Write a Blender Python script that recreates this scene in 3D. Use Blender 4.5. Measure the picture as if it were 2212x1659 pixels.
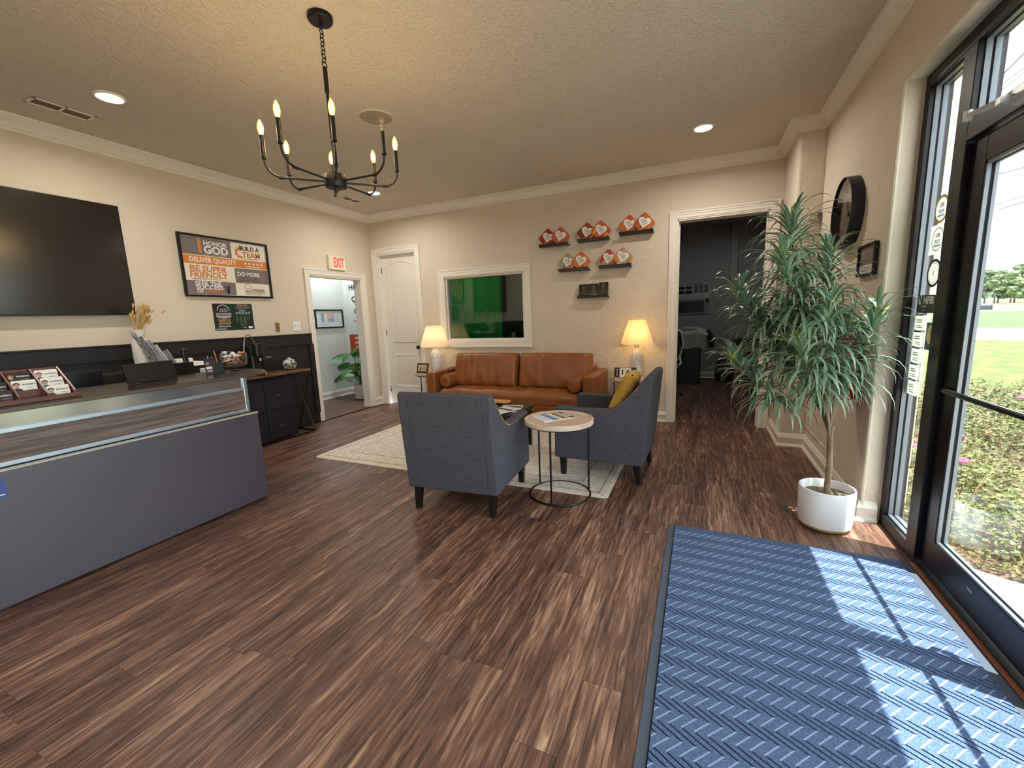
import bpy, bmesh, math, random
from mathutils import Vector, Matrix, noise
random.seed(7)
for o in list(bpy.data.objects): bpy.data.objects.remove(o)
S = bpy.context.scene; COL = S.collection
PI = math.pi
def R(d): return math.radians(d)
def lin(c): return tuple((v/255/12.92 if v/255 <= .04045 else ((v/255+.055)/1.055)**2.4) for v in c[:3])

# ------------------------------------------------------------------ camera
cd = bpy.data.cameras.new('camera'); cam = bpy.data.objects.new('camera', cd); COL.objects.link(cam)
yaw, pit, rol = -.421848228, -.15917016, -.0354861955
f_ = Vector((math.sin(yaw)*math.cos(pit), math.cos(yaw)*math.cos(pit), math.sin(pit)))
r_ = Vector((math.cos(yaw), -math.sin(yaw), 0)); u_ = r_.cross(f_)
r2 = math.cos(rol)*r_ + math.sin(rol)*u_; u2 = -math.sin(rol)*r_ + math.cos(rol)*u_
m = Matrix.Identity(4)
for i in range(3): m[i][0] = r2[i]; m[i][1] = u2[i]; m[i][2] = -f_[i]
m.translation = (0, 0, 1.39); cam.matrix_world = m
cd.sensor_width = 36; cd.lens = 36*907.936/2212; cd.clip_start = .05; cd.clip_end = 900
S.camera = cam
# ------------------------------------------------------------------ view, sky, sun
S.view_settings.view_transform = 'Standard'; S.view_settings.look = 'None'
S.view_settings.gamma = 1; S.view_settings.use_curve_mapping = False
S.view_settings.exposure = 1.12
S.cycles.max_bounces = 8; S.cycles.diffuse_bounces = 5; S.cycles.transparent_max_bounces = 16
S.cycles.sample_clamp_indirect = 6; S.cycles.caustics_reflective = False; S.cycles.caustics_refractive = False
W = bpy.data.worlds.new('sky'); S.world = W; W.use_nodes = True
wn, wl = W.node_tree.nodes, W.node_tree.links; wn.clear()
def N(nodes, t, **k):
    n = nodes.new(t)
    for a, b in k.items():
        if a.startswith('i_'): n.inputs[a[2:].replace('_', ' ')].default_value = b
        else: setattr(n, a, b)
    return n
tc = N(wn, 'ShaderNodeTexCoord'); mp = N(wn, 'ShaderNodeMapping'); mp.inputs['Scale'].default_value = (1.6, 1.6, 4.5)
nz = N(wn, 'ShaderNodeTexNoise'); nz.inputs['Scale'].default_value = 1.7; nz.inputs['Detail'].default_value = 6
cr = N(wn, 'ShaderNodeValToRGB'); cr.color_ramp.elements[0].position = .38; cr.color_ramp.elements[1].position = .5
cr.color_ramp.elements[0].color = (*lin((78, 118, 160)), 1); cr.color_ramp.elements[1].color = (1, 1, 1, 1)
bg = N(wn, 'ShaderNodeBackground'); bg.inputs['Strength'].default_value = 4.2
wo = N(wn, 'ShaderNodeOutputWorld')
wl.new(tc.outputs['Generated'], mp.inputs['Vector']); wl.new(mp.outputs['Vector'], nz.inputs['Vector'])
wl.new(nz.outputs['Fac'], cr.inputs['Fac']); wl.new(cr.outputs['Color'], bg.inputs['Color']); wl.new(bg.outputs[0], wo.inputs['Surface'])
sd = bpy.data.lights.new('sun', 'SUN'); sun = bpy.data.objects.new('sun', sd); COL.objects.link(sun)
sd.energy = 14.5; sd.angle = R(.53); sd.color = (1, .955, .88)
sun.rotation_euler = Vector((-.272, .073, -1)).to_track_quat('-Z', 'Y').to_euler(); sun.location = (4, -1, 12)
CAN_W, BULB_E, LAMP_E = 8.5, 80.0, 42.0     # lamp levels: recessed can watts (added fill cans too), chandelier bulb and table lamp emission

# ------------------------------------------------------------------ materials
MATS = {}
def M(name, c, rough=.5, metal=0, c2=None, ns=8, stretch=(1,1,1), bump=0, bs=60, emit=0, spec=.5, rand=0, pos=(.35,.65), detail=4, coat=0, bstretch=(1,1,1)):
    if name in MATS: return MATS[name]
    mt = bpy.data.materials.new(name); mt.use_nodes = True; n, l = mt.node_tree.nodes, mt.node_tree.links
    b = n['Principled BSDF']; b.inputs['Roughness'].default_value = rough; b.inputs['Metallic'].default_value = metal
    b.inputs['Specular IOR Level'].default_value = spec
    if coat: b.inputs['Coat Weight'].default_value = coat; b.inputs['Coat Roughness'].default_value = .08
    a = (*lin(c), 1); b.inputs['Base Color'].default_value = a
    if c2 or bump or rand:
        t = N(n, 'ShaderNodeTexCoord'); mpn = N(n, 'ShaderNodeMapping'); mpn.inputs['Scale'].default_value = stretch
        vec = t.outputs['Object']
        if rand:
            oi = N(n, 'ShaderNodeObjectInfo'); mu = N(n, 'ShaderNodeMath', operation='MULTIPLY'); mu.inputs[1].default_value = 37
            ad = N(n, 'ShaderNodeVectorMath', operation='ADD'); l.new(oi.outputs['Random'], mu.inputs[0]); l.new(vec, ad.inputs[0]); l.new(mu.outputs[0], ad.inputs[1]); vec = ad.outputs[0]
        l.new(vec, mpn.inputs['Vector'])
    if c2:
        t1 = N(n, 'ShaderNodeTexNoise'); t1.inputs['Scale'].default_value = ns; t1.inputs['Detail'].default_value = detail
        l.new(mpn.outputs['Vector'], t1.inputs['Vector']); rp = N(n, 'ShaderNodeValToRGB')
        rp.color_ramp.elements[0].position, rp.color_ramp.elements[1].position = pos
        rp.color_ramp.elements[0].color = a; rp.color_ramp.elements[1].color = (*lin(c2), 1)
        l.new(t1.outputs['Fac'], rp.inputs['Fac']); l.new(rp.outputs['Color'], b.inputs['Base Color'])
    if bump:
        t2 = N(n, 'ShaderNodeTexNoise'); t2.inputs['Scale'].default_value = bs; t2.inputs['Detail'].default_value = 3
        m2 = N(n, 'ShaderNodeMapping'); m2.inputs['Scale'].default_value = bstretch; l.new(t.outputs['Object'], m2.inputs['Vector']); l.new(m2.outputs['Vector'], t2.inputs['Vector'])
        bp = N(n, 'ShaderNodeBump'); bp.inputs['Strength'].default_value = bump; bp.inputs['Distance'].default_value = .01
        l.new(t2.outputs['Fac'], bp.inputs['Height']); l.new(bp.outputs['Normal'], b.inputs['Normal'])
    if emit:
        b.inputs['Emission Color'].default_value = a; b.inputs['Emission Strength'].default_value = emit
    MATS[name] = mt; return mt
def plaster(name, c, amount, scale=9.0, dist=.012):
    mt = M(name, c, .85, spec=.25); n, l = mt.node_tree.nodes, mt.node_tree.links; b = n['Principled BSDF']
    t = N(n, 'ShaderNodeTexCoord'); a1 = N(n, 'ShaderNodeTexNoise'); a1.inputs['Scale'].default_value = scale; a1.inputs['Detail'].default_value = 5; a1.inputs['Distortion'].default_value = 1.2
    rp = N(n, 'ShaderNodeValToRGB'); rp.color_ramp.elements[0].position = .42; rp.color_ramp.elements[1].position = .6
    a2 = N(n, 'ShaderNodeTexNoise'); a2.inputs['Scale'].default_value = scale*7; ad = N(n, 'ShaderNodeMath', operation='MULTIPLY_ADD'); ad.inputs[1].default_value = .25
    bp = N(n, 'ShaderNodeBump'); bp.inputs['Strength'].default_value = amount; bp.inputs['Distance'].default_value = dist
    l.new(t.outputs['Object'], a1.inputs['Vector']); l.new(t.outputs['Object'], a2.inputs['Vector']); l.new(a1.outputs['Fac'], rp.inputs['Fac'])
    l.new(a2.outputs['Fac'], ad.inputs[0]); l.new(rp.outputs['Color'], ad.inputs[2]); l.new(ad.outputs[0], bp.inputs['Height']); l.new(bp.outputs['Normal'], b.inputs['Normal'])
    return mt
def glass(name, tint=(1,1,1), refl=.08, rough=0.0):
    mt = bpy.data.materials.new(name); mt.use_nodes = True; n, l = mt.node_tree.nodes, mt.node_tree.links; n.clear()
    tr = N(n, 'ShaderNodeBsdfTransparent'); tr.inputs['Color'].default_value = (*tint, 1); gl = N(n, 'ShaderNodeBsdfGlossy'); gl.inputs['Roughness'].default_value = rough
    lw = N(n, 'ShaderNodeLayerWeight'); lw.inputs['Blend'].default_value = .25; mr = N(n, 'ShaderNodeMath', operation='MULTIPLY_ADD'); mr.inputs[1].default_value = .35; mr.inputs[2].default_value = refl
    mx = N(n, 'ShaderNodeMixShader'); o = N(n, 'ShaderNodeOutputMaterial')
    l.new(lw.outputs['Fresnel'], mr.inputs[0]); l.new(mr.outputs[0], mx.inputs[0]); l.new(tr.outputs[0], mx.inputs[1]); l.new(gl.outputs[0], mx.inputs[2]); l.new(mx.outputs[0], o.inputs[0])
    MATS[name] = mt; return mt
def shade_mat(name, c):
    mt = bpy.data.materials.new(name); mt.use_nodes = True; n, l = mt.node_tree.nodes, mt.node_tree.links; n.clear()
    d = N(n, 'ShaderNodeBsdfDiffuse'); d.inputs['Color'].default_value = (*lin(c), 1); t = N(n, 'ShaderNodeBsdfTranslucent'); t.inputs['Color'].default_value = (*lin(c), 1)
    mx = N(n, 'ShaderNodeMixShader'); mx.inputs[0].default_value = .5; o = N(n, 'ShaderNodeOutputMaterial')
    l.new(d.outputs[0], mx.inputs[1]); l.new(t.outputs[0], mx.inputs[2]); l.new(mx.outputs[0], o.inputs[0]); return mt
def floor_mat():
    mt = bpy.data.materials.new('dark_plank'); mt.use_nodes = True; n, l = mt.node_tree.nodes, mt.node_tree.links; b = n['Principled BSDF']
    b.inputs['Specular IOR Level'].default_value = .45
    t = N(n, 'ShaderNodeTexCoord'); oi = N(n, 'ShaderNodeObjectInfo'); mu = N(n, 'ShaderNodeMath', operation='MULTIPLY'); mu.inputs[1].default_value = 61
    ad = N(n, 'ShaderNodeVectorMath', operation='ADD'); l.new(oi.outputs['Random'], mu.inputs[0]); l.new(t.outputs['Object'], ad.inputs[0]); l.new(mu.outputs[0], ad.inputs[1])
    m1 = N(n, 'ShaderNodeMapping'); m1.inputs['Scale'].default_value = (62, 4.2, 1); n1 = N(n, 'ShaderNodeTexNoise'); n1.inputs['Scale'].default_value = 1.0; n1.inputs['Detail'].default_value = 8; n1.inputs['Roughness'].default_value = .62; n1.inputs['Distortion'].default_value = .9
    m2 = N(n, 'ShaderNodeMapping'); m2.inputs['Scale'].default_value = (9, .7, 1); n2 = N(n, 'ShaderNodeTexNoise'); n2.inputs['Scale'].default_value = 1.0; n2.inputs['Detail'].default_value = 3
    for q in (m1, m2): l.new(ad.outputs[0], q.inputs['Vector'])
    l.new(m1.outputs['Vector'], n1.inputs['Vector']); l.new(m2.outputs['Vector'], n2.inputs['Vector'])
    mx = N(n, 'ShaderNodeMath', operation='MULTIPLY_ADD'); mx.inputs[1].default_value = .34; l.new(n2.outputs['Fac'], mx.inputs[0])
    m3 = N(n, 'ShaderNodeMath', operation='MULTIPLY'); m3.inputs[1].default_value = .72; l.new(n1.outputs['Fac'], m3.inputs[0]); l.new(m3.outputs[0], mx.inputs[2])
    rp = N(n, 'ShaderNodeValToRGB'); e = rp.color_ramp.elements; e[0].position = .38; e[0].color = (*lin((50, 34, 30)), 1); e[1].position = .72; e[1].color = (*lin((182, 148, 124)), 1)
    for p, c in ((.47, (80, 56, 47)), (.55, (106, 77, 64)), (.62, (138, 105, 88))): q = e.new(p); q.color = (*lin(c), 1)
    l.new(mx.outputs[0], rp.inputs['Fac'])
    hs = N(n, 'ShaderNodeHueSaturation'); vr = N(n, 'ShaderNodeMapRange'); vr.inputs['To Min'].default_value = .93; vr.inputs['To Max'].default_value = 1.08
    l.new(oi.outputs['Random'], vr.inputs['Value']); l.new(vr.outputs[0], hs.inputs['Value']); l.new(rp.outputs['Color'], hs.inputs['Color']); l.new(hs.outputs['Color'], b.inputs['Base Color'])
    rr = N(n, 'ShaderNodeMapRange'); rr.inputs['To Min'].default_value = .5; rr.inputs['To Max'].default_value = .36; l.new(n1.outputs['Fac'], rr.inputs['Value']); l.new(rr.outputs[0], b.inputs['Roughness'])
    bp = N(n, 'ShaderNodeBump'); bp.inputs['Strength'].default_value = .35; bp.inputs['Distance'].default_value = .004; l.new(n1.outputs['Fac'], bp.inputs['Height']); l.new(bp.outputs['Normal'], b.inputs['Normal'])
    return mt
def fabric(name, c, c2, sc=90):
    mt = M(name, c, .9, spec=.2); n, l = mt.node_tree.nodes, mt.node_tree.links; b = n['Principled BSDF']
    t = N(n, 'ShaderNodeTexCoord'); fs = []
    for s in ((sc*3, sc*3, sc*.35), (sc*.35, sc*.35, sc*3)):
        mpn = N(n, 'ShaderNodeMapping'); mpn.inputs['Scale'].default_value = s; q = N(n, 'ShaderNodeTexNoise'); q.inputs['Scale'].default_value = 1; q.inputs['Detail'].default_value = 2
        l.new(t.outputs['Object'], mpn.inputs['Vector']); l.new(mpn.outputs['Vector'], q.inputs['Vector']); fs.append(q)
    ad = N(n, 'ShaderNodeMath', operation='ADD'); l.new(fs[0].outputs['Fac'], ad.inputs[0]); l.new(fs[1].outputs['Fac'], ad.inputs[1])
    rp = N(n, 'ShaderNodeValToRGB'); rp.color_ramp.elements[0].position = .75; rp.color_ramp.elements[1].position = 1.0
    mh = N(n, 'ShaderNodeMath', operation='MULTIPLY'); mh.inputs[1].default_value = 1.0; l.new(ad.outputs[0], mh.inputs[0]); l.new(mh.outputs[0], rp.inputs['Fac'])
    rp.color_ramp.elements[0].color = (*lin(c), 1); rp.color_ramp.elements[1].color = (*lin(c2), 1); l.new(rp.outputs['Color'], b.inputs['Base Color'])
    bp = N(n, 'ShaderNodeBump'); bp.inputs['Strength'].default_value = .3; bp.inputs['Distance'].default_value = .003; l.new(ad.outputs[0], bp.inputs['Height']); l.new(bp.outputs['Normal'], b.inputs['Normal'])
    return mt
WALL = plaster('wall_paint', (214, 203, 187), .3, 15, .008); WALLL = plaster('wall_paint_smooth', (214, 203, 187), .12, 12, .006)
CEIL = plaster('ceiling_paint', (212, 203, 190), .6, 28, .008)
TRIM = M('trim_white', (233, 228, 219), .42)
BLACKW = M('wainscot_black', (24, 23, 26), .5, bump=.05, bs=40)
BLK = M('black_metal', (22, 20, 21), .42, .3); BLKP = M('black_plastic', (14, 14, 16), .35); BRZ = M('bronze_frame', (30, 27, 32), .38, .5)
WHT = M('white_paint', (238, 238, 238), .5); PAPER = M('white_paper', (240, 239, 236), .7); CHR = M('chrome', (210, 212, 215), .18, 1.0)
ALU = M('brushed_aluminium', (188, 200, 214), .34, .85); INK = M('ink_black', (20, 20, 22), .7); BRASS = M('brass', (196, 164, 92), .28, .9)
FLOOR = floor_mat(); GLASS = glass('window_glass', (.93, .97, .955), .03)
GRY = M('poster_grey', (122, 111, 112), .6); ORG = M('poster_orange', (214, 132, 56), .6); ORD = M('poster_rust', (204, 118, 58), .6); CRM = M('poster_cream', (236, 228, 214), .6)

# ------------------------------------------------------------------ geometry helpers
class B:
    def __init__(s): s.bm = bmesh.new()
    def box(s, x0, x1, y0, y1, z0, z1, mx=None):
        v = [s.bm.verts.new((x, y, z)) for x in (x0, x1) for y in (y0, y1) for z in (z0, z1)]
        if mx is not None:
            for q in v: q.co = mx @ q.co
        for f in ((0,1,3,2), (4,6,7,5), (0,4,5,1), (2,3,7,6), (0,2,6,4), (1,5,7,3)): s.bm.faces.new([v[i] for i in f])
        return s
    def ring_loft(s, rings, closed=True, caps=True):
        vs = [[s.bm.verts.new(p) for p in r] for r in rings]; n = len(vs[0])
        for a, b in zip(vs, vs[1:]):
            for i in range(n if closed else n-1):
                j = (i+1) % n; s.bm.faces.new((a[i], a[j], b[j], b[i]))
        if caps and closed:
            s.bm.faces.new(list(reversed(vs[0]))); s.bm.faces.new(vs[-1])
        return s
    def tube(s, pts, r, n=8, caps=True):
        pts = [Vector(p) for p in pts]; rr = r if isinstance(r, (list, tuple)) else [r]*len(pts); rings = []; up = None
        for i, p in enumerate(pts):
            t = (pts[min(i+1, len(pts)-1)] - pts[max(i-1, 0)]).normalized()
            if up is None: up = Vector((0, 0, 1)) if abs(t.z) < .9 else Vector((1, 0, 0))
            a = t.cross(up).normalized(); b = a.cross(t).normalized(); up = b
            rings.append([p + (a*math.cos(2*PI*k/n) + b*math.sin(2*PI*k/n))*rr[i] for k in range(n)])
        return s.ring_loft(rings, True, caps)
    def cyl(s, p0, p1, r, n=20, r1=None): return s.tube([p0, p1], [r, r if r1 is None else r1], n)
    def lathe(s, prof, n=28, at=(0,0,0), caps=True, f=None):
        rings = []
        for r, z in prof:
            rings.append([(at[0]+max(r, 1e-4)*math.cos(2*PI*k/n)*(f(k, n, z) if f else 1), at[1]+max(r, 1e-4)*math.sin(2*PI*k/n)*(f(k, n, z) if f else 1), at[2]+z) for k in range(n)])
        return s.ring_loft(rings, True, caps)
    def torus(s, c, R_, r, n=32, m_=8, ax='z', sx=1, sy=1, mx=None):
        rings = []
        for i in range(n):
            a = 2*PI*i/n; q = []
            for k in range(m_):
                b = 2*PI*k/m_; d = R_ + r*math.cos(b); p = Vector((d*math.cos(a)*sx, d*math.sin(a)*sy, r*math.sin(b)))
                if ax == 'x': p = Vector((p.z, p.x, p.y))
                if ax == 'y': p = Vector((p.x, p.z, p.y))
                if mx is not None: p = mx @ p
                q.append(Vector(c)+p)
            rings.append(q)
        rings.append(rings[0]); vs = [[s.bm.verts.new(p) for p in r] for r in rings[:-1]]; vs.append(vs[0])
        for a, b in zip(vs, vs[1:]):
            for i in range(m_): s.bm.faces.new((a[i], a[(i+1) % m_], b[(i+1) % m_], b[i]))
        return s
    def prism(s, poly, h0, h1, ax='z', mx=None):
        def P(u, v, h): 
            p = Vector((u, v, h)) if ax == 'z' else Vector((h, u, v)) if ax == 'x' else Vector((u, h, v))
            return mx @ p if mx is not None else p
        a = [s.bm.verts.new(P(u, v, h0)) for u, v in poly]; b = [s.bm.verts.new(P(u, v, h1)) for u, v in poly]; n = len(poly)
        s.bm.faces.new(list(reversed(a))); s.bm.faces.new(b)
        for i in range(n): s.bm.faces.new((a[i], a[(i+1) % n], b[(i+1) % n], b[i]))
        return s
    def ball(s, c, r, sub=2, sc=(1,1,1), jit=0):
        g = bmesh.ops.create_icosphere(s.bm, subdivisions=sub, radius=1)
        for v in g['verts']:
            k = 1 + jit*noise.noise(v.co*2.2 + Vector(c)*3.1); v.co = Vector((v.co.x*r*sc[0]*k + c[0], v.co.y*r*sc[1]*k + c[1], v.co.z*r*sc[2]*k + c[2]))
        return s
    def quad(s, a, b, c, d): s.bm.faces.new([s.bm.verts.new(p) for p in (a, b, c, d)]); return s
    def mesh(s, name='m'):
        bmesh.ops.recalc_face_normals(s.bm, faces=s.bm.faces[:]); me = bpy.data.meshes.new(name); s.bm.to_mesh(me); s.bm.free(); return me
    def obj(s, name, mat, parent=None, bev=0, smooth=False, seg=2, sub=0, loc=None, mx=None, sharp=35):
        o = link(name, s.mesh(name), mat, parent)
        if smooth: 
            for p in o.data.polygons: p.use_smooth = True
            if hasattr(o.data, 'set_sharp_from_angle') and not sub: o.data.set_sharp_from_angle(angle=R(sharp))
        if bev:
            q = o.modifiers.new('edge', 'BEVEL'); q.width = bev; q.segments = seg; q.limit_method = 'ANGLE'; q.angle_limit = R(40)
        if sub:
            q = o.modifiers.new('round', 'SUBSURF'); q.levels = q.render_levels = sub
        if loc: o.location = loc
        if mx is not None: o.matrix_local = mx
        return o
def link(name, me, mat, parent=None):
    o = bpy.data.objects.new(name, me); COL.objects.link(o)
    if mat is not None and not me.materials: me.materials.append(mat)
    if parent: o.parent = parent
    return o
def tag(o, label, cat, group=None):
    o['label'] = label; o['category'] = cat
    if group: o['group'] = group
    return o
def thing(name, label, cat, loc=(0,0,0), rz=0, group=None, mx=None):
    o = bpy.data.objects.new(name, None); COL.objects.link(o); o.empty_display_size = .05
    if mx is not None: o.matrix_world = mx
    else: o.location = loc; o.rotation_euler = (0, 0, rz)
    return tag(o, label, cat, group)
def struct(o): o['kind'] = 'structure'; return o
def stuff(o): o['kind'] = 'stuff'; return o
def frame(o, right, up=(0,0,1)):
    r = Vector(right).normalized(); u = Vector(up).normalized(); n = r.cross(u).normalized(); u = n.cross(r); mm = Matrix.Identity(4)
    for i in range(3): mm[i][0] = r[i]; mm[i][1] = u[i]; mm[i][2] = n[i]
    mm.translation = o; return mm
def dup(o, loc=None, rz=None, mx=None, label=None, parent=None):
    c = o.copy(); COL.objects.link(c)
    if parent is not None: c.parent = parent
    if mx is not None: c.matrix_world = mx
    if loc is not None: c.location = loc
    if rz is not None: c.rotation_euler = (0, 0, rz)
    if label: c['label'] = label
    for ch in list(o.children): dup(ch, parent=c)
    return c
TXT = {}
def text(s, size, mat, parent, x=0, y=0, z=.001, bold=0, align='CENTER', w=None, name='lettering', sh=0, d=.0004, sp=1.0):
    cu = bpy.data.curves.new('t', 'FONT'); cu.body = s; cu.size = size; cu.align_x = align; cu.align_y = 'CENTER'; cu.offset = bold*size; cu.extrude = d; cu.shear = sh; cu.space_character = sp; cu.resolution_u = 3
    t = bpy.data.objects.new('t', cu); COL.objects.link(t); dg = bpy.context.evaluated_depsgraph_get(); me = bpy.data.meshes.new_from_object(t.evaluated_get(dg)); bpy.data.objects.remove(t); bpy.data.curves.remove(cu)
    if w:
        xs = [v.co.x for v in me.vertices]; k = w/(max(xs)-min(xs)); mid = (max(xs)+min(xs))/2 if align == 'CENTER' else min(xs)
        for v in me.vertices: v.co.x = (v.co.x-mid)*k
    me.materials.clear(); o = link(name, me, mat, parent); o.location = (x, y, z); return o
def rect(parent, name, mat, x0, x1, y0, y1, z0=0, z1=.001, bev=0): return B().box(x0, x1, y0, y1, z0, z1).obj(name, mat, parent, bev)
def print_lines(parent, mat, x0, x1, y, n, dy, h, z=.0005, name='print', ragged=.3):
    b = B()
    for i in range(n): b.box(x0, x1 - (x1-x0)*ragged*random.random(), y-i*dy-h/2, y-i*dy+h/2, z, z+.0003)
    return b.obj(name, mat, parent)
def disc(parent, name, mat, x, y, r, z0, z1, n=24, sx=1): return B().prism([(x+r*sx*math.cos(2*PI*k/n), y+r*math.sin(2*PI*k/n)) for k in range(n)], z0, z1).obj(name, mat, parent)
def annulus(parent, name, mat, x, y, r0, r1, z0, z1, n=28, a0=0, a1=2*PI):
    b = B()
    for k in range(n):
        a, c = a0+(a1-a0)*k/n, a0+(a1-a0)*(k+1)/n
        b.prism([(x+r0*math.cos(a), y+r0*math.sin(a)), (x+r1*math.cos(a), y+r1*math.sin(a)), (x+r1*math.cos(c), y+r1*math.sin(c)), (x+r0*math.cos(c), y+r0*math.sin(c))], z0, z1)
    return b.obj(name, mat, parent)
def rrect(x0, x1, y0, y1, r, n=5):
    p = []
    for cx, cy, a in ((x1-r, y1-r, 0), (x0+r, y1-r, 90), (x0+r, y0+r, 180), (x1-r, y0+r, 270)):
        p += [(cx+r*math.cos(R(a+90*k/n)), cy+r*math.sin(R(a+90*k/n))) for k in range(n+1)]
    return p
def sweep(path, prof, side=1, closed_ends=True):
    """prof: (distance from wall, z); path: xy points along the wall; side +1 = offset to the left of travel"""
    n = len(path); rings = []
    dirs = [(Vector(path[i+1])-Vector(path[i])).normalized() for i in range(n-1)]
    for i, p in enumerate(path):
        d0 = dirs[max(i-1, 0)]; d1 = dirs[min(i, n-2)]; n0 = Vector((-d0.y, d0.x))*side; n1 = Vector((-d1.y, d1.x))*side
        mtr = (n0+n1); mtr = mtr/ max(mtr.length_squared/2, .2) if i not in (0, n-1) else n0
        rings.append([(p[0]+mtr.x*d, p[1]+mtr.y*d, z) for d, z in prof])
    return B().ring_loft(rings)

# ------------------------------------------------------------------ room shell
XL, XR, YB, YF, ZC = -4.93, .985, 5.54, -1.7, 3.05
def wall(name, boxes, mat=WALL):
    b = B()
    for q in boxes: b.box(*q)
    return struct(b.obj(name, mat))
wall('wall_left', [(XL-.13, XL, YF-.2, 4.31, 0, ZC), (XL-.13, XL, 4.31, 5.275, 2.05, ZC), (XL-.13, XL, 5.275, YB+.2, 0, ZC)], WALLL)
wall('wall_back', [(XL, -4.79, YB, YB+.16, 0, ZC), (-4.79, -4.05, YB, YB+.16, 2.44, ZC), (-4.05, -3.54, YB, YB+.16, 0, ZC), (-3.54, -2.26, YB, YB+.16, 0, 1.06), (-3.54, -2.26, YB, YB+.16, 2.0, ZC),
    (-2.26, -.275, YB, YB+.16, 0, ZC), (-.275, .66, YB, YB+.16, 2.44, ZC), (.66, XR+.2, YB, YB+.16, 0, ZC)])
wall('wall_right', [(XR, 1.17, 3.25, YB, 0, ZC), (XR, 1.17, -1.5, 3.25, 2.6, ZC), (XR, 1.17, YF-.2, -1.5, 0, ZC)])
b = B(); b.prism(rrect(.775, 1.0, 4.85, YB+.02, .03), 0, ZC); struct(b.obj('wall_pier', WALL, smooth=True))
wall('wall_front', [(XL, 1.17, YF-.2, YF, 0, ZC)])
wall('ceiling', [(XL-.2, 1.17, YF-.2, YB+.16, ZC, ZC+.2)], CEIL)
# bullnose corner bead on the storefront reveal
b = B(); b.tube([(XR+.012, 3.25, 0), (XR+.012, 3.25, 2.6)], .012, 8); b.tube([(XR+.012, 3.25, 2.6), (XR+.012, -1.5, 2.6)], .012, 8); struct(b.obj('trim_2', WALL, smooth=True))

# floor: sub floor with single vinyl planks lying on it
fl = struct(B().box(XL-.2, 1.17, YF, YB+.02, -.1, -.004).obj('floor', M('subfloor', (30, 20, 16), .9)))
PW, PL = .152, 1.22
pm = B().box(-PW/2+.0006, PW/2-.0006, -PL/2+.0006, PL/2-.0006, -.004, 0).mesh('plank'); pm.materials.append(FLOOR)
cells = []; rest = []
nx = int((1.1-XL)/PW)+1
for i in range(nx):
    x = XL + PW*(i+.5); off = random.choice((0, .31, .63, .94))+random.uniform(-.08, .08); y = YF-off
    while y < YB:
        y0, y1 = max(y, YF), min(y+PL, YB)
        if y1-y0 > .02: cells.append((x, (y0+y1)/2, y1-y0))
        y += PL
def seen(c):
    x, y, _ = c; v = m.inverted() @ Vector((x, y+.3, 0)); return v.z < -.4 and abs(v.x/v.z) < 1.45 and abs(v.y/v.z) < 1.15
vis = sorted([c for c in cells if seen(c)], key=lambda c: c[0]**2+c[1]**2)
for k, c in enumerate(vis[:298]):
    o = link('plank', pm, None, fl); o.location = (c[0], c[1], 0); o.scale = (1, c[2]/PL, 1)
    if c[0]+PW/2 > 1.1: o.scale = ((1.1-c[0]+PW/2)/PW, c[2]/PL, 1); o.location.x = (c[0]-PW/2+1.1)/2
b = B()
for c in [c for c in cells if not seen(c)]+vis[298:]: b.box(c[0]-PW/2+.0006, min(c[0]+PW/2-.0006, 1.1), c[1]-c[2]/2, c[1]+c[2]/2, -.004, 0)
stuff(b.obj('plank_remainder', FLOOR, fl))
# hall and office floors
h2 = struct(B().box(-7.4, XL-.0, 2.0, 6.3, -.1, -.002).obj('floor_2', M('subfloor', (30, 20, 16), .9)))
for i in range(9):
    x = -6.25+PW*(i+.5); y = 3.0-(.55 if i % 2 else .1)-.17*(i % 3)
    while y < 6.19:
        y1 = min(y+PL, 6.19); o = link('plank', pm, None, h2); o.location = (x, (y+y1)/2, 0); o.scale = (1, (y1-y)/PL, 1); y += PL
h3 = struct(B().box(-1.8, 1.9, YB+.02, 9.6, -.1, -.004).obj('floor_3', M('subfloor', (30, 20, 16), .9)))
for i in range(9):
    for j in range(3): o = link('plank', pm, None, h3); o.location = (-.5+PW*i, YB+.61+PL*j, 0)

# crown moulding, baseboards, casings
CROWN = [(0, 2.94), (.014, 2.94), (.016, 2.962), (.024, 2.966), (.026, 2.975), (.045, 2.995), (.07, 3.022), (.078, 3.026), (.08, 3.034), (.094, 3.036), (.094, 3.05), (0, 3.05)]
struct(sweep([(XL, YF), (XL, YB), (.775, YB), (.775, 4.85), (XR, 4.85), (XR, YF)], CROWN, -1).obj('trim_1', TRIM, smooth=True, sharp=50))
BASE = [(0, 0), (.03, 0), (.03, .012), (.022, .026), (.017, .03), (.017, .085), (.02, .09), (.016, .104), (.009, .112), (.008, .128), (0, .134)]
def bases(name, paths):
    bb = B()
    for p in paths:
        q = sweep(p, BASE, -1); me = q.mesh(); bb.bm.from_mesh(me)
    return struct(bb.obj(name, TRIM, smooth=True, sharp=40))
bases('baseboard_left', [[(XL, 5.37), (XL, YB)]])
bases('baseboard_back', [[(XL, YB), (-4.885, YB)], [(-3.96, YB), (-.368, YB)], [(.754, YB), (.775, YB), (.775, 4.85), (XR, 4.85), (XR, 3.25), (1.075, 3.25)]])
bases('baseboard_hall', [[(-6.25, 2.5), (-6.25, 6.19), (-5.2, 6.19)]])
bases('baseboard_office', [[(-1.7, 9.43), (1.8, 9.43)]])
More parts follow.
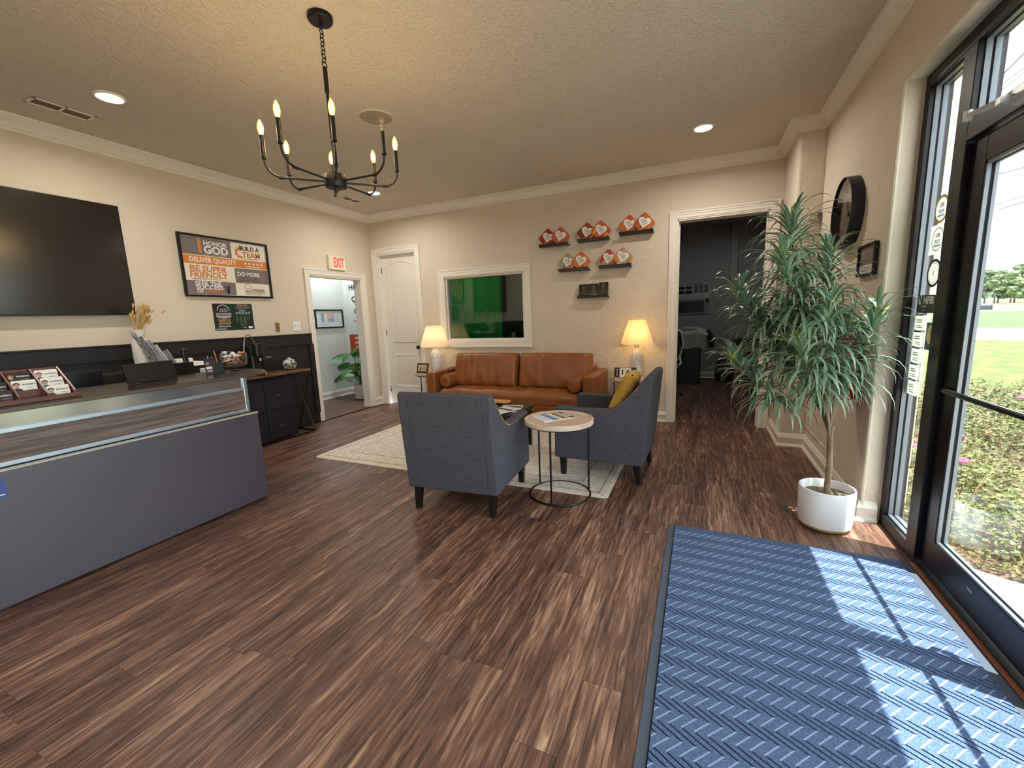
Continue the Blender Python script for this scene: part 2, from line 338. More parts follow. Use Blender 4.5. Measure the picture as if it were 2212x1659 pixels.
def casing(name, fr, w, h, cw=.09, bottom=False):
    """door or window casing in frame fr (origin bottom-left of the opening): stepped profile"""
    bb = B(); y0 = -cw if bottom else 0
    for a0, a1, t in ((.0, .014, .011), (.014, .05, .017), (.05, cw-.018, .021), (cw-.018, cw, .028)):
        for x0, x1 in ((-a1, -a0), (w+a0, w+a1)): bb.box(x0, x1, 0 if not bottom else -a1, h+a1, 0, t)
        bb.box(-a0, w+a0, h+a0, h+a1, 0, t)
        if bottom: bb.box(-a0, w+a0, -a1, -a0, 0, t)
    o = bb.obj(name, TRIM, None, .002, seg=1); o.matrix_world = fr; return struct(o)
casing('trim_3', frame((-.275, YB, 0), (1, 0, 0)), .935, 2.44, .092)
casing('trim_4', frame((-4.79, YB, 0), (1, 0, 0)), .74, 2.44, .092)
casing('trim_5', frame((XL, 4.31, 0), (0, 1, 0)), .965, 2.05, .09)
casing('trim_6', frame((-3.54, YB, 1.06), (1, 0, 0)), 1.28, .94, .105, True)
# jamb linings
b = B(); b.box(-.285, -.262, YB-.002, YB+.17, 0, 2.44); b.box(.648, .67, YB-.002, YB+.17, 0, 2.44); b.box(-.285, .67, YB-.002, YB+.17, 2.425, 2.45)
b.box(-.262, -.25, YB+.06, YB+.1, 0, 2.425); b.box(.636, .648, YB+.06, YB+.1, 0, 2.425); struct(b.obj('trim_7', TRIM))
b = B(); b.box(-4.80, -4.775, YB-.002, YB+.17, 0, 2.44); b.box(-4.065, -4.04, YB-.002, YB+.17, 0, 2.44); b.box(-4.80, -4.04, YB-.002, YB+.17, 2.425, 2.45); struct(b.obj('trim_8', TRIM))
b = B(); b.box(XL-.14, XL+.002, 4.30, 4.322, 0, 2.05); b.box(XL-.14, XL+.002, 5.262, 5.285, 0, 2.05); b.box(XL-.14, XL+.002, 4.30, 5.285, 2.036, 2.06); struct(b.obj('trim_9', TRIM))
# the white two panel door on the back wall, arched beadboard top panel
dr = struct(B().box(-4.774, -4.066, YB+.07, YB+.105, .012, 2.424).obj('door_1', TRIM))
fd = frame((-4.774, YB+.07, 0), (1, 0, 0)); dw = .708
def darch(x0, x1, y0, y1, rise): return [(x0, y0), (x1, y0)] + [(x1-(x1-x0)*k/12, y1-rise+rise*math.sin(PI*k/12)) for k in range(13)]
def dpanel(poly_o, poly_i, nm):
    bb = B(); n = len(poly_o)
    vo = [bb.bm.verts.new((x, y, .001)) for x, y in poly_o]; vm = [bb.bm.verts.new(((x+a)/2, (y+c)/2, .012)) for (x, y), (a, c) in zip(poly_o, poly_i)]; vi = [bb.bm.verts.new((x, y, .002)) for x, y in poly_i]
    for i in range(n): j = (i+1) % n; bb.bm.faces.new((vo[i], vo[j], vm[j], vm[i])); bb.bm.faces.new((vm[i], vm[j], vi[j], vi[i]))
    o = bb.obj(nm, TRIM, dr); o.matrix_world = fd; return o
o1 = darch(.125, dw-.09, 1.03, 2.335, .055); i1 = darch(.155, dw-.12, 1.06, 2.305, .055); dpanel(o1, i1, 'panel_moulding')
o2 = darch(.125, dw-.09, .30, .84, 0); i2 = darch(.155, dw-.12, .33, .81, 0); dpanel(o2, i2, 'panel_moulding')
for k in range(7):
    xa = .158+k*(dw-.12-.158)/7; xb = xa+(dw-.12-.158)/7-.006
    for y0, y1 in ((1.062, 2.25+.045*math.sin(PI*(k+.5)/7)), (.332, .808)):
        o = B().box(xa, xb, y0, y1, 0, .005).obj('beadboard', TRIM, dr, .0015, seg=1); o.matrix_world = fd
kn = B().lathe([(.026, 0), (.026, .006), (.011, .01), (.011, .03), (.026, .038), (.03, .05), (.026, .062), (.012, .068)], 20).obj('door_knob', BLK, dr, smooth=True); kn.matrix_world = fd @ Matrix.Translation((dw-.06, .955, 0))
for z in (.25, 1.2, 2.2): o = B().cyl((0, z-.045, .006), (0, z+.045, .006), .007, 8).obj('hinge', BLK, dr); o.matrix_world = fd
# interior window to the green-screen room
wn1 = struct(B().box(-3.54, -2.26, YB+.02, YB+.14, 1.06, 1.085).box(-3.54, -2.26, YB+.02, YB+.14, 1.975, 2.0).box(-3.54, -3.515, YB+.02, YB+.14, 1.085, 1.975).box(-2.285, -2.26, YB+.02, YB+.14, 1.085, 1.975).obj('window_1', TRIM))
glass('mirror_glass', (.72, .86, .78), .06); B().box(-3.516, -2.284, YB+.05, YB+.056, 1.084, 1.976).obj('pane', MATS['mirror_glass'], wn1)
DK = M('dark_room_wall', (70, 68, 66), .9)
wall('wall_studio', [(-4.95, -4.85, YB+.16, 8.2, 0, 3), (-1.85, -1.75, YB+.16, 9.6, 0, 3), (-4.95, -1.75, 8.2, 8.3, 0, 3), (-4.95, -1.75, YB+.16, 8.3, 2.9, 3), (-4.95, -1.75, YB+.16, 8.3, -.1, 0)], DK)
g = thing('green_screen_backdrop', 'green photo backdrop hanging in the dark room behind the interior window', 'backdrop', (-4.12, 7.3, 0))
gp = [(-.62+1.32*k/24, .02*math.sin(k*1.3)) for k in range(25)]
b = B(); vs = [[b.bm.verts.new((x, y, z)) for x, y in gp] for z in (.05, 2.3)]
for i in range(24): b.bm.faces.new((vs[0][i], vs[0][i+1], vs[1][i+1], vs[1][i]))
sh = b.obj('sheet', M('screen_green', (22, 150, 62), .9), g, smooth=True); q = sh.modifiers.new('t', 'SOLIDIFY'); q.thickness = .006
B().cyl((-.7, 0, 2.32), (.75, 0, 2.32), .018).obj('rail', BLK, g); B().cyl((-.7, 0, 0), (-.7, 0, 2.34), .015).cyl((.75, 0, 0), (.75, 0, 2.34), .015).obj('stand', BLK, g)
# hall, office shells
HW = M('hall_paint', (214, 218, 214), .8, bump=.1, bs=30)
wall('wall_hall_left', [(-6.35, -6.25, 2.0, 6.3, 0, 2.8)], HW); wall('wall_hall_end', [(-6.35, -4.7, 6.19, 6.3, 0, 2.8)], HW); wall('wall_hall_near', [(-6.35, XL-.13, 1.9, 2.0, 0, 2.8)], HW)
wall('ceiling_hall', [(-6.35, XL-.13, 2.0, 6.3, 2.8, 2.9)], CEIL); wall('wall_hall_right', [(XL-.13, XL-.03, YB+.2, 6.3, 0, 2.8)], HW)
OW = M('office_paint', (186, 184, 182), .85)
wall('wall_office_back', [(-1.8, 1.9, 9.43, 9.55, 0, 3), (.5, .62, 9.3, 9.43, 0, 3)], OW); wall('wall_office_right', [(1.75, 1.9, YB+.16, 9.55, 0, 3)], OW)
wall('wall_office_front', [(1.17, 1.9, YB, YB+.16, 0, 3)], OW)
wall('ceiling_office', [(-1.8, 1.9, YB+.16, 9.55, 3.0, 3.1)], OW)

# ------------------------------------------------------------------ black wainscot on the left wall
wb = B().box(XL, XL+.012, YF, 4.222, 0, 1.255).obj('wall_left_wainscot', BLACKW); struct(wb)
B().box(XL+.012, XL+.03, YF, 4.222, 1.115, 1.25).obj('rail', BLACKW, wb, .003); B().box(XL+.012, XL+.03, YF, 4.222, 0, .14).obj('rail', BLACKW, wb, .003)
B().box(XL+.0, XL+.04, YF, 4.224, 1.245, 1.26).obj('cap', BLACKW, wb, .003)
for y in (4.165, 3.47, 2.4, 1.33, .26, -.8): B().box(XL+.012, XL+.03, y, y+.075, .14, 1.115).obj('stile', BLACKW, wb, .003)

# ------------------------------------------------------------------ storefront: frame, sidelight, transom, pair of doors
XF = 1.09
wf = struct(B().box(XF, 1.19, 3.2, 3.25, 0, 2.6).obj('window_2', BRZ, None, .003))
def part(name, mat, *box, bev=.003, par=wf): return B().box(*box).obj(name, mat, par, bev)
part('head', BRZ, XF, 1.19, -1.5, 3.2, 2.53, 2.6); part('sill', BRZ, XF, 1.19, 2.87, 3.2, 0, .075); part('mullion', BRZ, XF, 1.19, 2.76, 2.87, 0, 2.53)
part('mullion', BRZ, XF, 1.19, .88, 1.0, 0, 2.53); part('sill', BRZ, XF, 1.19, -1.45, .88, 0, .075); part('jamb', BRZ, XF, 1.19, -1.5, -1.45, 0, 2.6)  # unseen glazing run behind the camera, lengthened to let in more daylight
part('transom_bar', BRZ, XF, 1.19, 1.0, 2.76, 2.11, 2.2)
STP = M('glazing_stop', (104, 110, 118), .4, .4)
def stops(y0, y1, z0, z1, w=.009):
    b = B()
    for x0, x1 in ((1.115, 1.136), (1.146, 1.167)):
        b.box(x0, x1, y0, y0+w, z0, z1); b.box(x0, x1, y1-w, y1, z0, z1); b.box(x0, x1, y0+w, y1-w, z0, z0+w); b.box(x0, x1, y0+w, y1-w, z1-w, z1)
    return b.obj('glazing_stop', STP, wf)
for y0, y1, z0, z1 in ((2.87, 3.2, .075, 2.53), (1.0, 2.76, 2.2, 2.53), (-1.45, .88, .075, 2.53)):
    stops(y0, y1, z0, z1); B().box(1.138, 1.144, y0, y1, z0, z1).obj('pane', GLASS, wf)
def leaf(n, y0, y1, sgn):
    """glass door leaf between y0 (meeting side if sgn>0) and y1"""
    d = struct(B().box(1.115, 1.16, y0, y1, .03, .19).obj('door_%d' % n, BRZ, None, .003))
    hy = (y1-.115, y1) if sgn > 0 else (y0, y0+.115); my = (y0, y0+.06) if sgn > 0 else (y1-.06, y1)
    part('stile', BRZ, 1.115, 1.16, *hy, .19, 2.1, par=d); part('stile', BRZ, 1.115, 1.16, *my, .19, 2.1, par=d)
    ya, yb = (my[1], hy[0]) if sgn > 0 else (hy[1], my[0])
    part('top_rail', BRZ, 1.115, 1.16, ya, yb, 1.985, 2.1, par=d)
    b = B()
    for x0, x1 in ((1.118, 1.132), (1.145, 1.158)):
        b.box(x0, x1, ya, ya+.012, .19, 1.985); b.box(x0, x1, yb-.012, yb, .19, 1.985); b.box(x0, x1, ya, yb, .19, .202); b.box(x0, x1, ya, yb, 1.973, 1.985)
    b.obj('glazing_stop', STP, d); B().box(1.135, 1.142, ya, yb, .19, 1.985).obj('pane', GLASS, d)
    y = (ya+yb)/2
    B().tube([(1.115, ya-.03, .965), (1.09, ya-.025, .965), (1.083, ya, .965), (1.083, yb, .965), (1.09, yb+.03, .965), (1.115, yb+.05, .965)], .0125, 10).obj('push_bar', M('push_bar', (62, 58, 58), .3, .8), d, smooth=True)
    ym = my[0]+.03; s = .05*sgn
    B().tube([(1.16, ym, .88), (1.2, ym+s*.2, .89), (1.21, ym+s, .95), (1.21, ym+s, 1.13), (1.2, ym+s*.2, 1.19), (1.16, ym, 1.2)], .0125, 10).obj('pull_handle', BRZ, d, smooth=True)
    return d
d2 = leaf(2, 1.882, 2.755, 1); d3 = leaf(3, 1.005, 1.878, -1)
o = B().box(-.02, .02, -.006, .006, 0, .001).obj('label_plate', M('plate_grey', (150, 148, 145), .4, .6), d2); o.matrix_world = frame((1.1145, 2.32, .14), (0, -1, 0))
struct(B().box(1.095, 1.2, 1.0, 2.76, 0, .012).obj('trim_10', M('threshold_dark', (46, 40, 36), .5, .5), None, .004))
struct(B().box(1.075, 1.1, .9, 2.765, 0, .006).obj('trim_11', M('threshold_red', (150, 92, 72), .6), None, .002))
# door closer on the far leaf
cl = thing('door_closer', 'silver hydraulic door closer with folding arm at the top of the glass entrance door', 'door closer', (1.085, 2.2, 2.12))
b = B(); b.prism(rrect(-.3, .12, -.03, .035, .02), -.06, .03, 'x'); b.obj('body', M('closer_silver', (196, 200, 204), .35, .6), cl, .006)
text('e-z', .04, INK, cl, sh=0).matrix_local = frame((-.0615, -.02, .002), (0, -1, 0))
B().box(-.095, -.06, .1, .13, -.012, .012).tube([(-.07, .12, .01), (-.09, .33, .03)], .011, 8).obj('arm', M('closer_silver', (196, 200, 204), .35, .6), cl)
B().tube([(-.09, .33, .032), (-.06, .12, .0), (-.04, -.3, -.03)], .009, 8).cyl((-.09, .33, .008), (-.09, .33, .05), .014).obj('forearm', M('closer_silver', (196, 200, 204), .35, .6), cl)
# black strip of stickers on the sidelight: each one a flat thing on the glass
def sticker(name, label, y, z, w, h, mat, shape='rect', tilt=0):
    mm = frame((1.1365, y, z), (0, -1, 0)) @ Matrix.Rotation(tilt, 4, 'Z'); t = thing(name, label, 'sticker', mx=mm, group='stickers on the sidelight')
    if shape == 'rect': rect(t, 'backing', mat, -w/2, w/2, -h/2, h/2, 0, .0008)
    else: annulus(t, 'backing', mat, 0, 0, h/2*.8, h/2, 0, .0008, 30)
    return t
PAPT = shade_mat('paper_translucent', (236, 236, 232))
GOLD = M('sticker_gold', (214, 194, 116), .5); GR2 = M('sticker_grey', (150, 150, 150), .6); TEAL = M('sticker_blue', (70, 122, 140), .5)
t = sticker('window_sticker', 'round gold-rimmed seal sticker, topmost on the sidelight glass', 3.035, 1.867, .155, .145, GOLD, 'disc')
disc(t, 'centre', PAPT, 0, 0, .059, .0, .0006, 24); text('GBI', .03, M('maroon', (120, 50, 50), .6), t, 0, .02, .0016); text('2024', .028, TEAL, t, 0, -.012, .0016); text('WINNER', .017, TEAL, t, 0, -.034, .0016)
t = sticker('window_sticker', 'square white sticker with a pale oval seal, just under the gold seal', 3.04, 1.715, .165, .152, PAPT)
annulus(t, 'seal', GR2, 0, 0, .055, .06, .001, .0013); text('GBI', .03, M('maroon', (120, 50, 50), .6), t, 0, .02, .0016); text('2023', .028, TEAL, t, 0, -.012, .0016); text('WINNER', .017, TEAL, t, 0, -.034, .0016)
t = sticker('window_sticker', 'round black and white ringed emblem sticker on the sidelight glass', 3.037, 1.54, .146, .15, M('sticker_dark', (60, 60, 64), .6), 'disc')
disc(t, 'centre', PAPT, 0, 0, .0605, .0, .0006, 28); annulus(t, 'ring', GR2, 0, 0, .05, .053, .0014, .0016); annulus(t, 'ring', GR2, 0, 0, .032, .034, .0014, .0016)
B().prism([(-.006, .018), (.008, .01), (-.002, 0), (.006, -.008), (-.008, -.02), (-.002, -.006), (-.009, .003), (.001, .01)], .0014, .0016).obj('emblem', INK, t)
t = sticker('window_sticker', 'dark grey rectangular sticker reading NFIB', 3.083, 1.378, .19, .097, M('sticker_charcoal', (66, 64, 66), .6))
text('NFIB', .056, WHT, t, .025, .018, .001, bold=.03); B().prism([(-.085, -.002), (-.085, .045), (-.055, -.002)], .001, .0013).prism([(-.07, .045), (-.052, .045), (-.052, .015)], .001, .0013).obj('emblem', WHT, t); print_lines(t, WHT, -.05, .03, -.012, 1, 1, .005, .001); print_lines(t, WHT, -.03, .005, -.034, 1, 1, .004, .001)
t = sticker('window_sticker', 'teal blue sticker with a large cream round seal beside the notes', 2.985, 1.205, .12, .148, TEAL); disc(t, 'seal', M('sticker_cream', (226, 218, 160), .6), -.006, .01, .052, .001, .0013, 24, .8)
B().prism([(-.02, .03), (-.015, .035), (.01, -.01), (.005, -.015)], .0014, .0017).obj('emblem', GR2, t)
for k, lb in enumerate(('topmost white note of the column taped to the sidelight', 'second white note from the top in the column on the sidelight', 'middle white note of the five in the column on the sidelight', 'second white note from the bottom in the column on the sidelight', 'lowest white note of the column taped to the sidelight')):
    t = thing('taped_note', lb, 'note', mx=frame((1.1362-.002*(k % 2), 3.125+.001*k, 1.272-.093*k), (0, -1, 0)), group='notes taped on the sidelight')
    rect(t, 'sheet', PAPT, -.062, .062, -.04, .044, 0, .0008); rect(t, 'header_strip', M('strip_dark', (70, 68, 70), .6), -.056, .03, .042, .05, .0008, .0014)
    print_lines(t, GR2, -.04, .03, .018, 2, .012, .005, .0009); print_lines(t, INK, -.035, .035, -.014, 2, .01, .003, .0009)

# ------------------------------------------------------------------ lamps of the room and added fill lights
def can_light(x, y, label, watts=None, z=ZC, warm=(1, .92, .81)):
    t = thing('recessed_light', label, 'ceiling light', (x, y, z), group='recessed downlights')
    B().torus((0, 0, -.003), .083, .011, 32, 6).obj('trim_ring', TRIM, t, smooth=True)
    B().lathe([(.074, -.002), (.074, -.004)], 28).obj('lens', M('lens_glow', (255, 246, 230), emit=6), t)
    d = bpy.data.lights.new('downlight', 'AREA'); d.shape = 'DISK'; d.size = .14; d.energy = watts or CAN_W; d.color = warm; d.spread = R(165)
    o = bpy.data.objects.new('downlight', d); COL.objects.link(o); o.parent = t; o.location = (0, 0, -.02); return t
can_light(-3.93, 1.88, 'round recessed downlight beside the long ceiling vent on the left')
can_light(-.03, 4.58, 'round recessed downlight in front of the dark office doorway')
can_light(-3.95, 4.61, 'round recessed downlight behind the chandelier, near the far left corner')
for x, y in ((-3.93, -.8), (-1.98, -.8)): can_light(x, y, 'added fill downlight, unseen overhead behind the camera')  # unseen cans added to fill the room with light
can_light(-4.0, 6.5, 'dim added fill downlight, unseen in the green screen room ceiling', 2.2, 2.9); can_light(.4, 8.0, 'dim added fill downlight, unseen in the dark office ceiling', 1.5, 3.0, (.92, .96, 1))  # both cans added out of view to brighten these rooms
can_light(-5.9, 5.6, 'added fill downlight, unseen in the hall ceiling beyond the doorway', 8, 2.8, (.9, .97, 1))  # added can standing in for daylight in the hall

def chandelier():
    cx, cy = -1.958, 1.969
    t = thing('chandelier', 'black eight-arm candle chandelier hanging on a chain', 'chandelier', (cx, cy, ZC))
    Z = lambda z: z-ZC
    B().lathe([(.002, Z(3.05)), (.066, Z(3.05)), (.066, Z(3.03)), (.06, Z(3.022)), (.012, Z(3.02)), (.008, Z(2.995))], 28).obj('canopy', BRZ, t, smooth=True)
    z = 2.985
    for k in range(9):
        rr = .024 if k < 8 else .032
        mx = Matrix.Rotation(PI/2*(k % 2), 4, 'Z'); B().torus((0, 0, Z(z-rr*.5)), rr*.5, .003, 14, 5, 'x', 1, 1, mx).obj('chain_link', BLK, t, smooth=True); z -= rr*.84
    B().lathe([(.006, Z(2.80)), (.012, Z(2.795)), (.012, Z(2.665)), (.007, Z(2.66)), (.007, Z(2.234)), (.058, Z(2.232)), (.06, Z(2.228)), (.06, Z(2.168)), (.058, Z(2.164)), (.012, Z(2.162)), (.008, Z(2.14)), (.002, Z(2.132))], 18).obj('stem', BLK, t, smooth=True)
    core = M('bulb_core', (255, 214, 152), emit=BULB_E*2.2); on = bpy.data.materials.new('bulb_warm'); on.use_nodes = True; n_, l_ = on.node_tree.nodes, on.node_tree.links; n_.clear()
    t1 = N(n_, 'ShaderNodeBsdfTransparent'); e1 = N(n_, 'ShaderNodeEmission'); e1.inputs['Color'].default_value = (*lin((255, 196, 96)), 1); e1.inputs['Strength'].default_value = .62; m1 = N(n_, 'ShaderNodeAddShader'); o1 = N(n_, 'ShaderNodeOutputMaterial')
    t1.inputs['Color'].default_value = (.85, .85, .85, 1); l_.new(t1.outputs[0], m1.inputs[0]); l_.new(e1.outputs[0], m1.inputs[1]); l_.new(m1.outputs[0], o1.inputs[0]); cg = glass('bulb_clear', (.97, .95, .9), .05)
    for i in range(8):
        a = .034+i*PI/4; c, s = math.cos(a), math.sin(a); P = lambda r, z: (r*c, r*s, Z(z))
        pts = [P(.03, 2.194), P(.27, 2.194)] + [P(.27+.083*math.sin(q*PI/14), 2.194+.083*(1-math.cos(q*PI/14))) for q in range(1, 8)] + [P(.353, 2.287)]
        arm = B().tube(pts, .0058, 8).cyl(P(.262, 2.194), P(.292, 2.194), .0085, 10).obj('arm', BLK, t, smooth=True)
        B().lathe([(.008, 2.28-ZC), (.0135, 2.284-ZC), (.0135, 2.296-ZC), (.011, 2.298-ZC), (.011, 2.402-ZC), (.006, 2.404-ZC)], 14, (.353*c, .353*s, 0)).obj('candle_sleeve', BLK, arm, smooth=True)
        prof = [(.008, 2.402), (.0135, 2.418), (.0165, 2.436), (.0145, 2.456), (.008, 2.473), (.002, 2.483)]
        B().lathe([(r, z-ZC) for r, z in prof], 14, (.353*c, .353*s, 0)).obj('bulb', cg if i == 0 else on, arm, smooth=True)
        if i: B().lathe([(.001, 2.408-ZC), (.0075, 2.42-ZC), (.0095, 2.437-ZC), (.007, 2.456-ZC), (.001, 2.468-ZC)], 10, (.353*c, .353*s, 0)).obj('filament', core, arm, smooth=True)
        if i == 0: B().tube([(.353*c-.004, .353*s, 2.405-ZC), (.353*c-.004, .353*s, 2.46-ZC), (.353*c+.004, .353*s, 2.46-ZC), (.353*c+.004, .353*s, 2.405-ZC)], .0012, 5).obj('filament', M('filament', (190, 150, 90), .4), arm)
chandelier()
# speaker and air vents
sp = thing('ceiling_speaker', 'round white flush ceiling speaker behind the chandelier', 'speaker', (-2.5, 3.02, ZC))
B().torus((0, 0, -.001), .135, .007, 36, 6).obj('rim', M('speaker_rim', (205, 196, 180), .7), sp, smooth=True); B().lathe([(.128, 0), (.128, -.005)], 36).obj('grille', M('speaker_grille', (168, 158, 142), .8, bump=.3, bs=400), sp); B().lathe([(.006, -.005), (.006, -.008)], 10).obj('badge', GRY, sp)
def vent(x0, x1, y0, y1, label):
    t = thing('ceiling_vent', label, 'air vent', ((x0+x1)/2, (y0+y1)/2, ZC), group='ceiling air vents'); w, h = (x1-x0)/2, (y1-y0)/2
    B().box(-w, w, -h, h, -.002, 0).obj('backing', M('vent_dark', (50, 42, 34), .8), t)
    b = B()
    for q in ((-w, w, -h, -h+.022), (-w, w, h-.022, h), (-w, -w+.022, -h, h), (w-.022, w, -h, h), (-w, w, -.008, .008)): b.box(*q, -.008, 0)
    b.obj('frame', TRIM, t, .002, seg=1)
    for k in range(6):
        xx = -w+.03+k*(2*w-.06)/6
        for s in (-1, 1): B().box(-.001, .007, -h/2+.012, h/2-.012, -.006, -.0045).obj('slat', M('vent_slat', (112, 98, 82), .6), t, loc=(xx, s*h/2, 0))
vent(-4.515, -4.375, 1.63, 1.99, 'long white two-panel air vent in the ceiling by the left wall')
vent(-4.50, -4.36, 4.55, 4.86, 'white two-panel air vent in the ceiling at the far left corner')

# ------------------------------------------------------------------ left wall: television, framed poster, schedule, plates, exit sign
LW = lambda y, z, off=0: frame((XL+off, y, z), (0, 1, 0))
t = thing('television', 'large flat black television hung on the left wall', 'television', mx=LW(1.38, 1.53, 0))
B().prism(rrect(-.86, .865, 0, .972, .006), .045, .07).obj('housing', BLKP, t, .003); rect(t, 'screen', M('tv_screen', (30, 25, 21), .2, spec=.7), -.852, .857, .014, .964, .0702, .0712)
rect(t, 'wall_mount', BLK, -.3, .3, .25, .65, 0, .045); rect(t, 'badge', CHR, -.035, .0, -.004, .006, .066, .0716)
t = thing('framed_poster', 'black-framed poster of company values in grey, orange and cream panels', 'poster', mx=LW(3.215, 2.042))
b = B()
for q in ((-.495, .495, .303, .325), (-.495, .495, -.325, -.303), (-.495, -.473, -.303, .303), (.473, .495, -.303, .303)): b.box(*q, 0, .03)
b.obj('frame', BLK, t, .002); rect(t, 'print_sheet', CRM, -.475, .475, -.305, .305, 0, .012)
for n_, mt, q in (('panel', GRY, (-.468, .05, .115, .298)), ('panel', ORG, (-.468, .468, .02, .108)), ('panel', GRY, (.06, .468, -.155, .012)), ('panel', GRY, (-.468, .05, -.298, -.155))): rect(t, n_, mt, *q, .012, .0126)
z = .0128
text('1', .2, ORG, t, -.285, .205, z, .03); text('HONOR', .068, WHT, t, -.115, .245, z, .022, w=.25); text('GOD', .108, WHT, t, -.115, .175, z, .035, w=.26); print_lines(t, M('ink_soft', (150, 142, 140), .7), -.25, .02, .128, 1, 1, .01, z)
text('BUILD A', .07, INK, t, .27, .24, z, .022, w=.24); text('TEAM', .085, ORD, t, .285, .17, z, .022, w=.22); print_lines(t, M('ink_soft', (150, 142, 140), .7), .18, .40, .128, 1, 1, .008, z)
annulus(t, 'gear', ORD, .155, .19, .036, .048, z, z+.0004, 20, R(70), R(290))
for k in range(6): a = R(80+k*40); o = B().box(-.012, .012, .046, .064, 0, .0004).obj('gear_tooth', ORD, t); o.location = (.155, .19, z); o.rotation_euler = (0, 0, a-PI/2)
text('DELIVER QUALITY', .072, WHT, t, -.155, .064, z, .022, w=.5)
for k in range(5):
    st = [((.019 if j % 2 == 0 else .008)*math.cos(R(90+36*j)), (.019 if j % 2 == 0 else .008)*math.sin(R(90+36*j))) for j in range(10)]
    o = B().prism(st, 0, .0004).obj('star', WHT, t); o.location = (.2+k*.05, .072, z)
print_lines(t, CRM, .2, .4, .038, 1, 1, .008, z, ragged=.1)
text('BE', .085, ORD, t, -.36, -.03, z, .022, w=.105); text('SUPER', .085, ORD, t, -.165, -.03, z, .022, w=.26, sh=.2); text('FRIENDLY', .085, ORD, t, -.22, -.095, z, .022, w=.39); print_lines(t, GR2, -.40, -.11, -.136, 1, 1, .009, z, ragged=.05)
annulus(t, 'smile', ORD, -.075, -.115, .036, .04, z, z+.0004, 14, R(200), R(340))
text('DO MORE', .066, WHT, t, .225, -.055, z, .022, w=.27); print_lines(t, M('ink_mid', (96, 88, 90), .7), .11, .36, -.125, 1, 1, .009, z, ragged=.05); text('WITH LESS', .045, M('ink_mid', (96, 88, 90), .7), t, .22, -.095, z, w=.22)
B().tube([(.38, -.03, z), (.405, -.06, z), (.395, -.1, z), (.40, -.13, z)], .002, 5).obj('arrow', GR2, t)
text('SEEK THE', .06, WHT, t, -.245, -.185, z, .022, w=.27); text('SUCCESS', .06, WHT, t, -.235, -.225, z, .022, w=.28); text('OF', .052, WHT, t, -.34, -.266, z, .022); text('OTHERS', .05, ORD, t, -.2, -.266, z, .022, w=.19)
for s in (-1, 1): B().prism([(-.06+s*.02, -.18), (-.05+s*.028, -.20), (-.035+s*.012, -.25), (-.03, -.285), (-.045, -.285), (-.055+s*.006, -.24)], z, z+.0004).obj('hand', INK, t)
annulus(t, 'burger', M('ink_brown', (110, 92, 80), .7), .2, -.205, .04, .046, z, z+.0004, 16, 0, PI); rect(t, 'bun', M('ink_brown', (110, 92, 80), .7), .154, .246, -.222, -.216, z, z+.0004); rect(t, 'rule', INK, .25, .40, -.23, -.222, z, z+.0004)
text('RELATIONSHIPS', .034, M('ink_brown', (110, 92, 80), .7), t, .28, -.248, z, .022, w=.24); text('WITH HONESTY', .034, M('ink_brown', (110, 92, 80), .7), t, .28, -.277, z, .0, w=.24)
t = thing('schedule_poster', 'small dark green 2025 home games schedule taped under the framed poster', 'poster', mx=LW(3.205, 1.498, .001))
DG = M('schedule_green', (27, 56, 40), .45, c2=(20, 36, 30), ns=3); TAN = M('schedule_tan', (196, 154, 112), .6)
rect(t, 'sheet', DG, -.228, .228, -.15, .15, 0, .001); rect(t, 'corner', M('schedule_black', (20, 20, 22), .5), -.228, -.1, .07, .15, .001, .0013); rect(t, 'footer', M('schedule_navy', (30, 44, 70), .5), -.228, -.08, -.15, -.115, .001, .0013)
annulus(t, 'emblem', WHT, -.115, .07, .062, .068, .0014, .0018, 24, R(0), R(180)); B().prism([(-.2, .045), (-.03, .045), (-.035, -.005), (-.115, -.02), (-.195, -.005)], .0014, .0017).obj('banner', M('banner_grey', (170, 165, 178), .6), t)
text('TIMBERHAWGS', .03, M('banner_ink', (70, 44, 54), .6), t, -.115, .022, .0019, .02, w=.14); B().prism([(-.165, .055), (-.14, .105), (-.115, .085), (-.09, .105), (-.065, .055)], .0014, .0017).obj('crest', GRY, t)
text('2025', .075, TAN, t, -.115, -.055, .0015, .02, w=.14); text('GAME TIMES', .02, TAN, t, -.115, -.093, .0015, w=.13); print_lines(t, WHT, -.19, -.05, -.108, 1, 1, .006, .0014, ragged=.05); print_lines(t, M('print_pale', (150, 168, 190), .6), -.2, -.09, -.124, 2, .013, .006, .0015); disc(t, 'dot', WHT, -.21, -.137, .006, .0014, .0018, 10)
text('TIMBERHAWGS', .024, TAN, t, .11, .132, .0015, .02, w=.13); text('HOME GAMES', .028, M('print_pale', (150, 168, 190), .6), t, .115, .108, .0015, w=.17); print_lines(t, GR2, .04, .17, .092, 1, 1, .004, .0014, ragged=.05); text('Schedule', .02, WHT, t, .1, .07, .0015)
for k in range(5): annulus(t, 'ball', M('print_pale', (190, 200, 196), .6), .038+k*.036, .042, .006, .014, .0014, .0017, 16)
for k in range(4): print_lines(t, M('print_green', (92, 116, 98), .6), .02+k*.044, .052+k*.044, .0, (7, 11, 11, 3)[k], .0105, .0045, .0014)
rect(t, 'white_label', PAPER, .155, .205, -.135, -.112, .0014, .0017); print_lines(t, GR2, .09, .14, -.126, 1, 1, .008, .0014)
t = thing('phone_plate', 'narrow brass cover plate with one jack on the left wall', 'wall plate', mx=LW(3.738, 1.358)); B().box(-.03, .03, -.058, .058, 0, .006).obj('plate', M('old_brass', (152, 134, 84), .4, .7), t, .003); B().lathe([(.012, .006), (.009, .012), (.003, .012)], 12).obj('jack', M('dull_brass', (110, 96, 60), .4, .7), t)
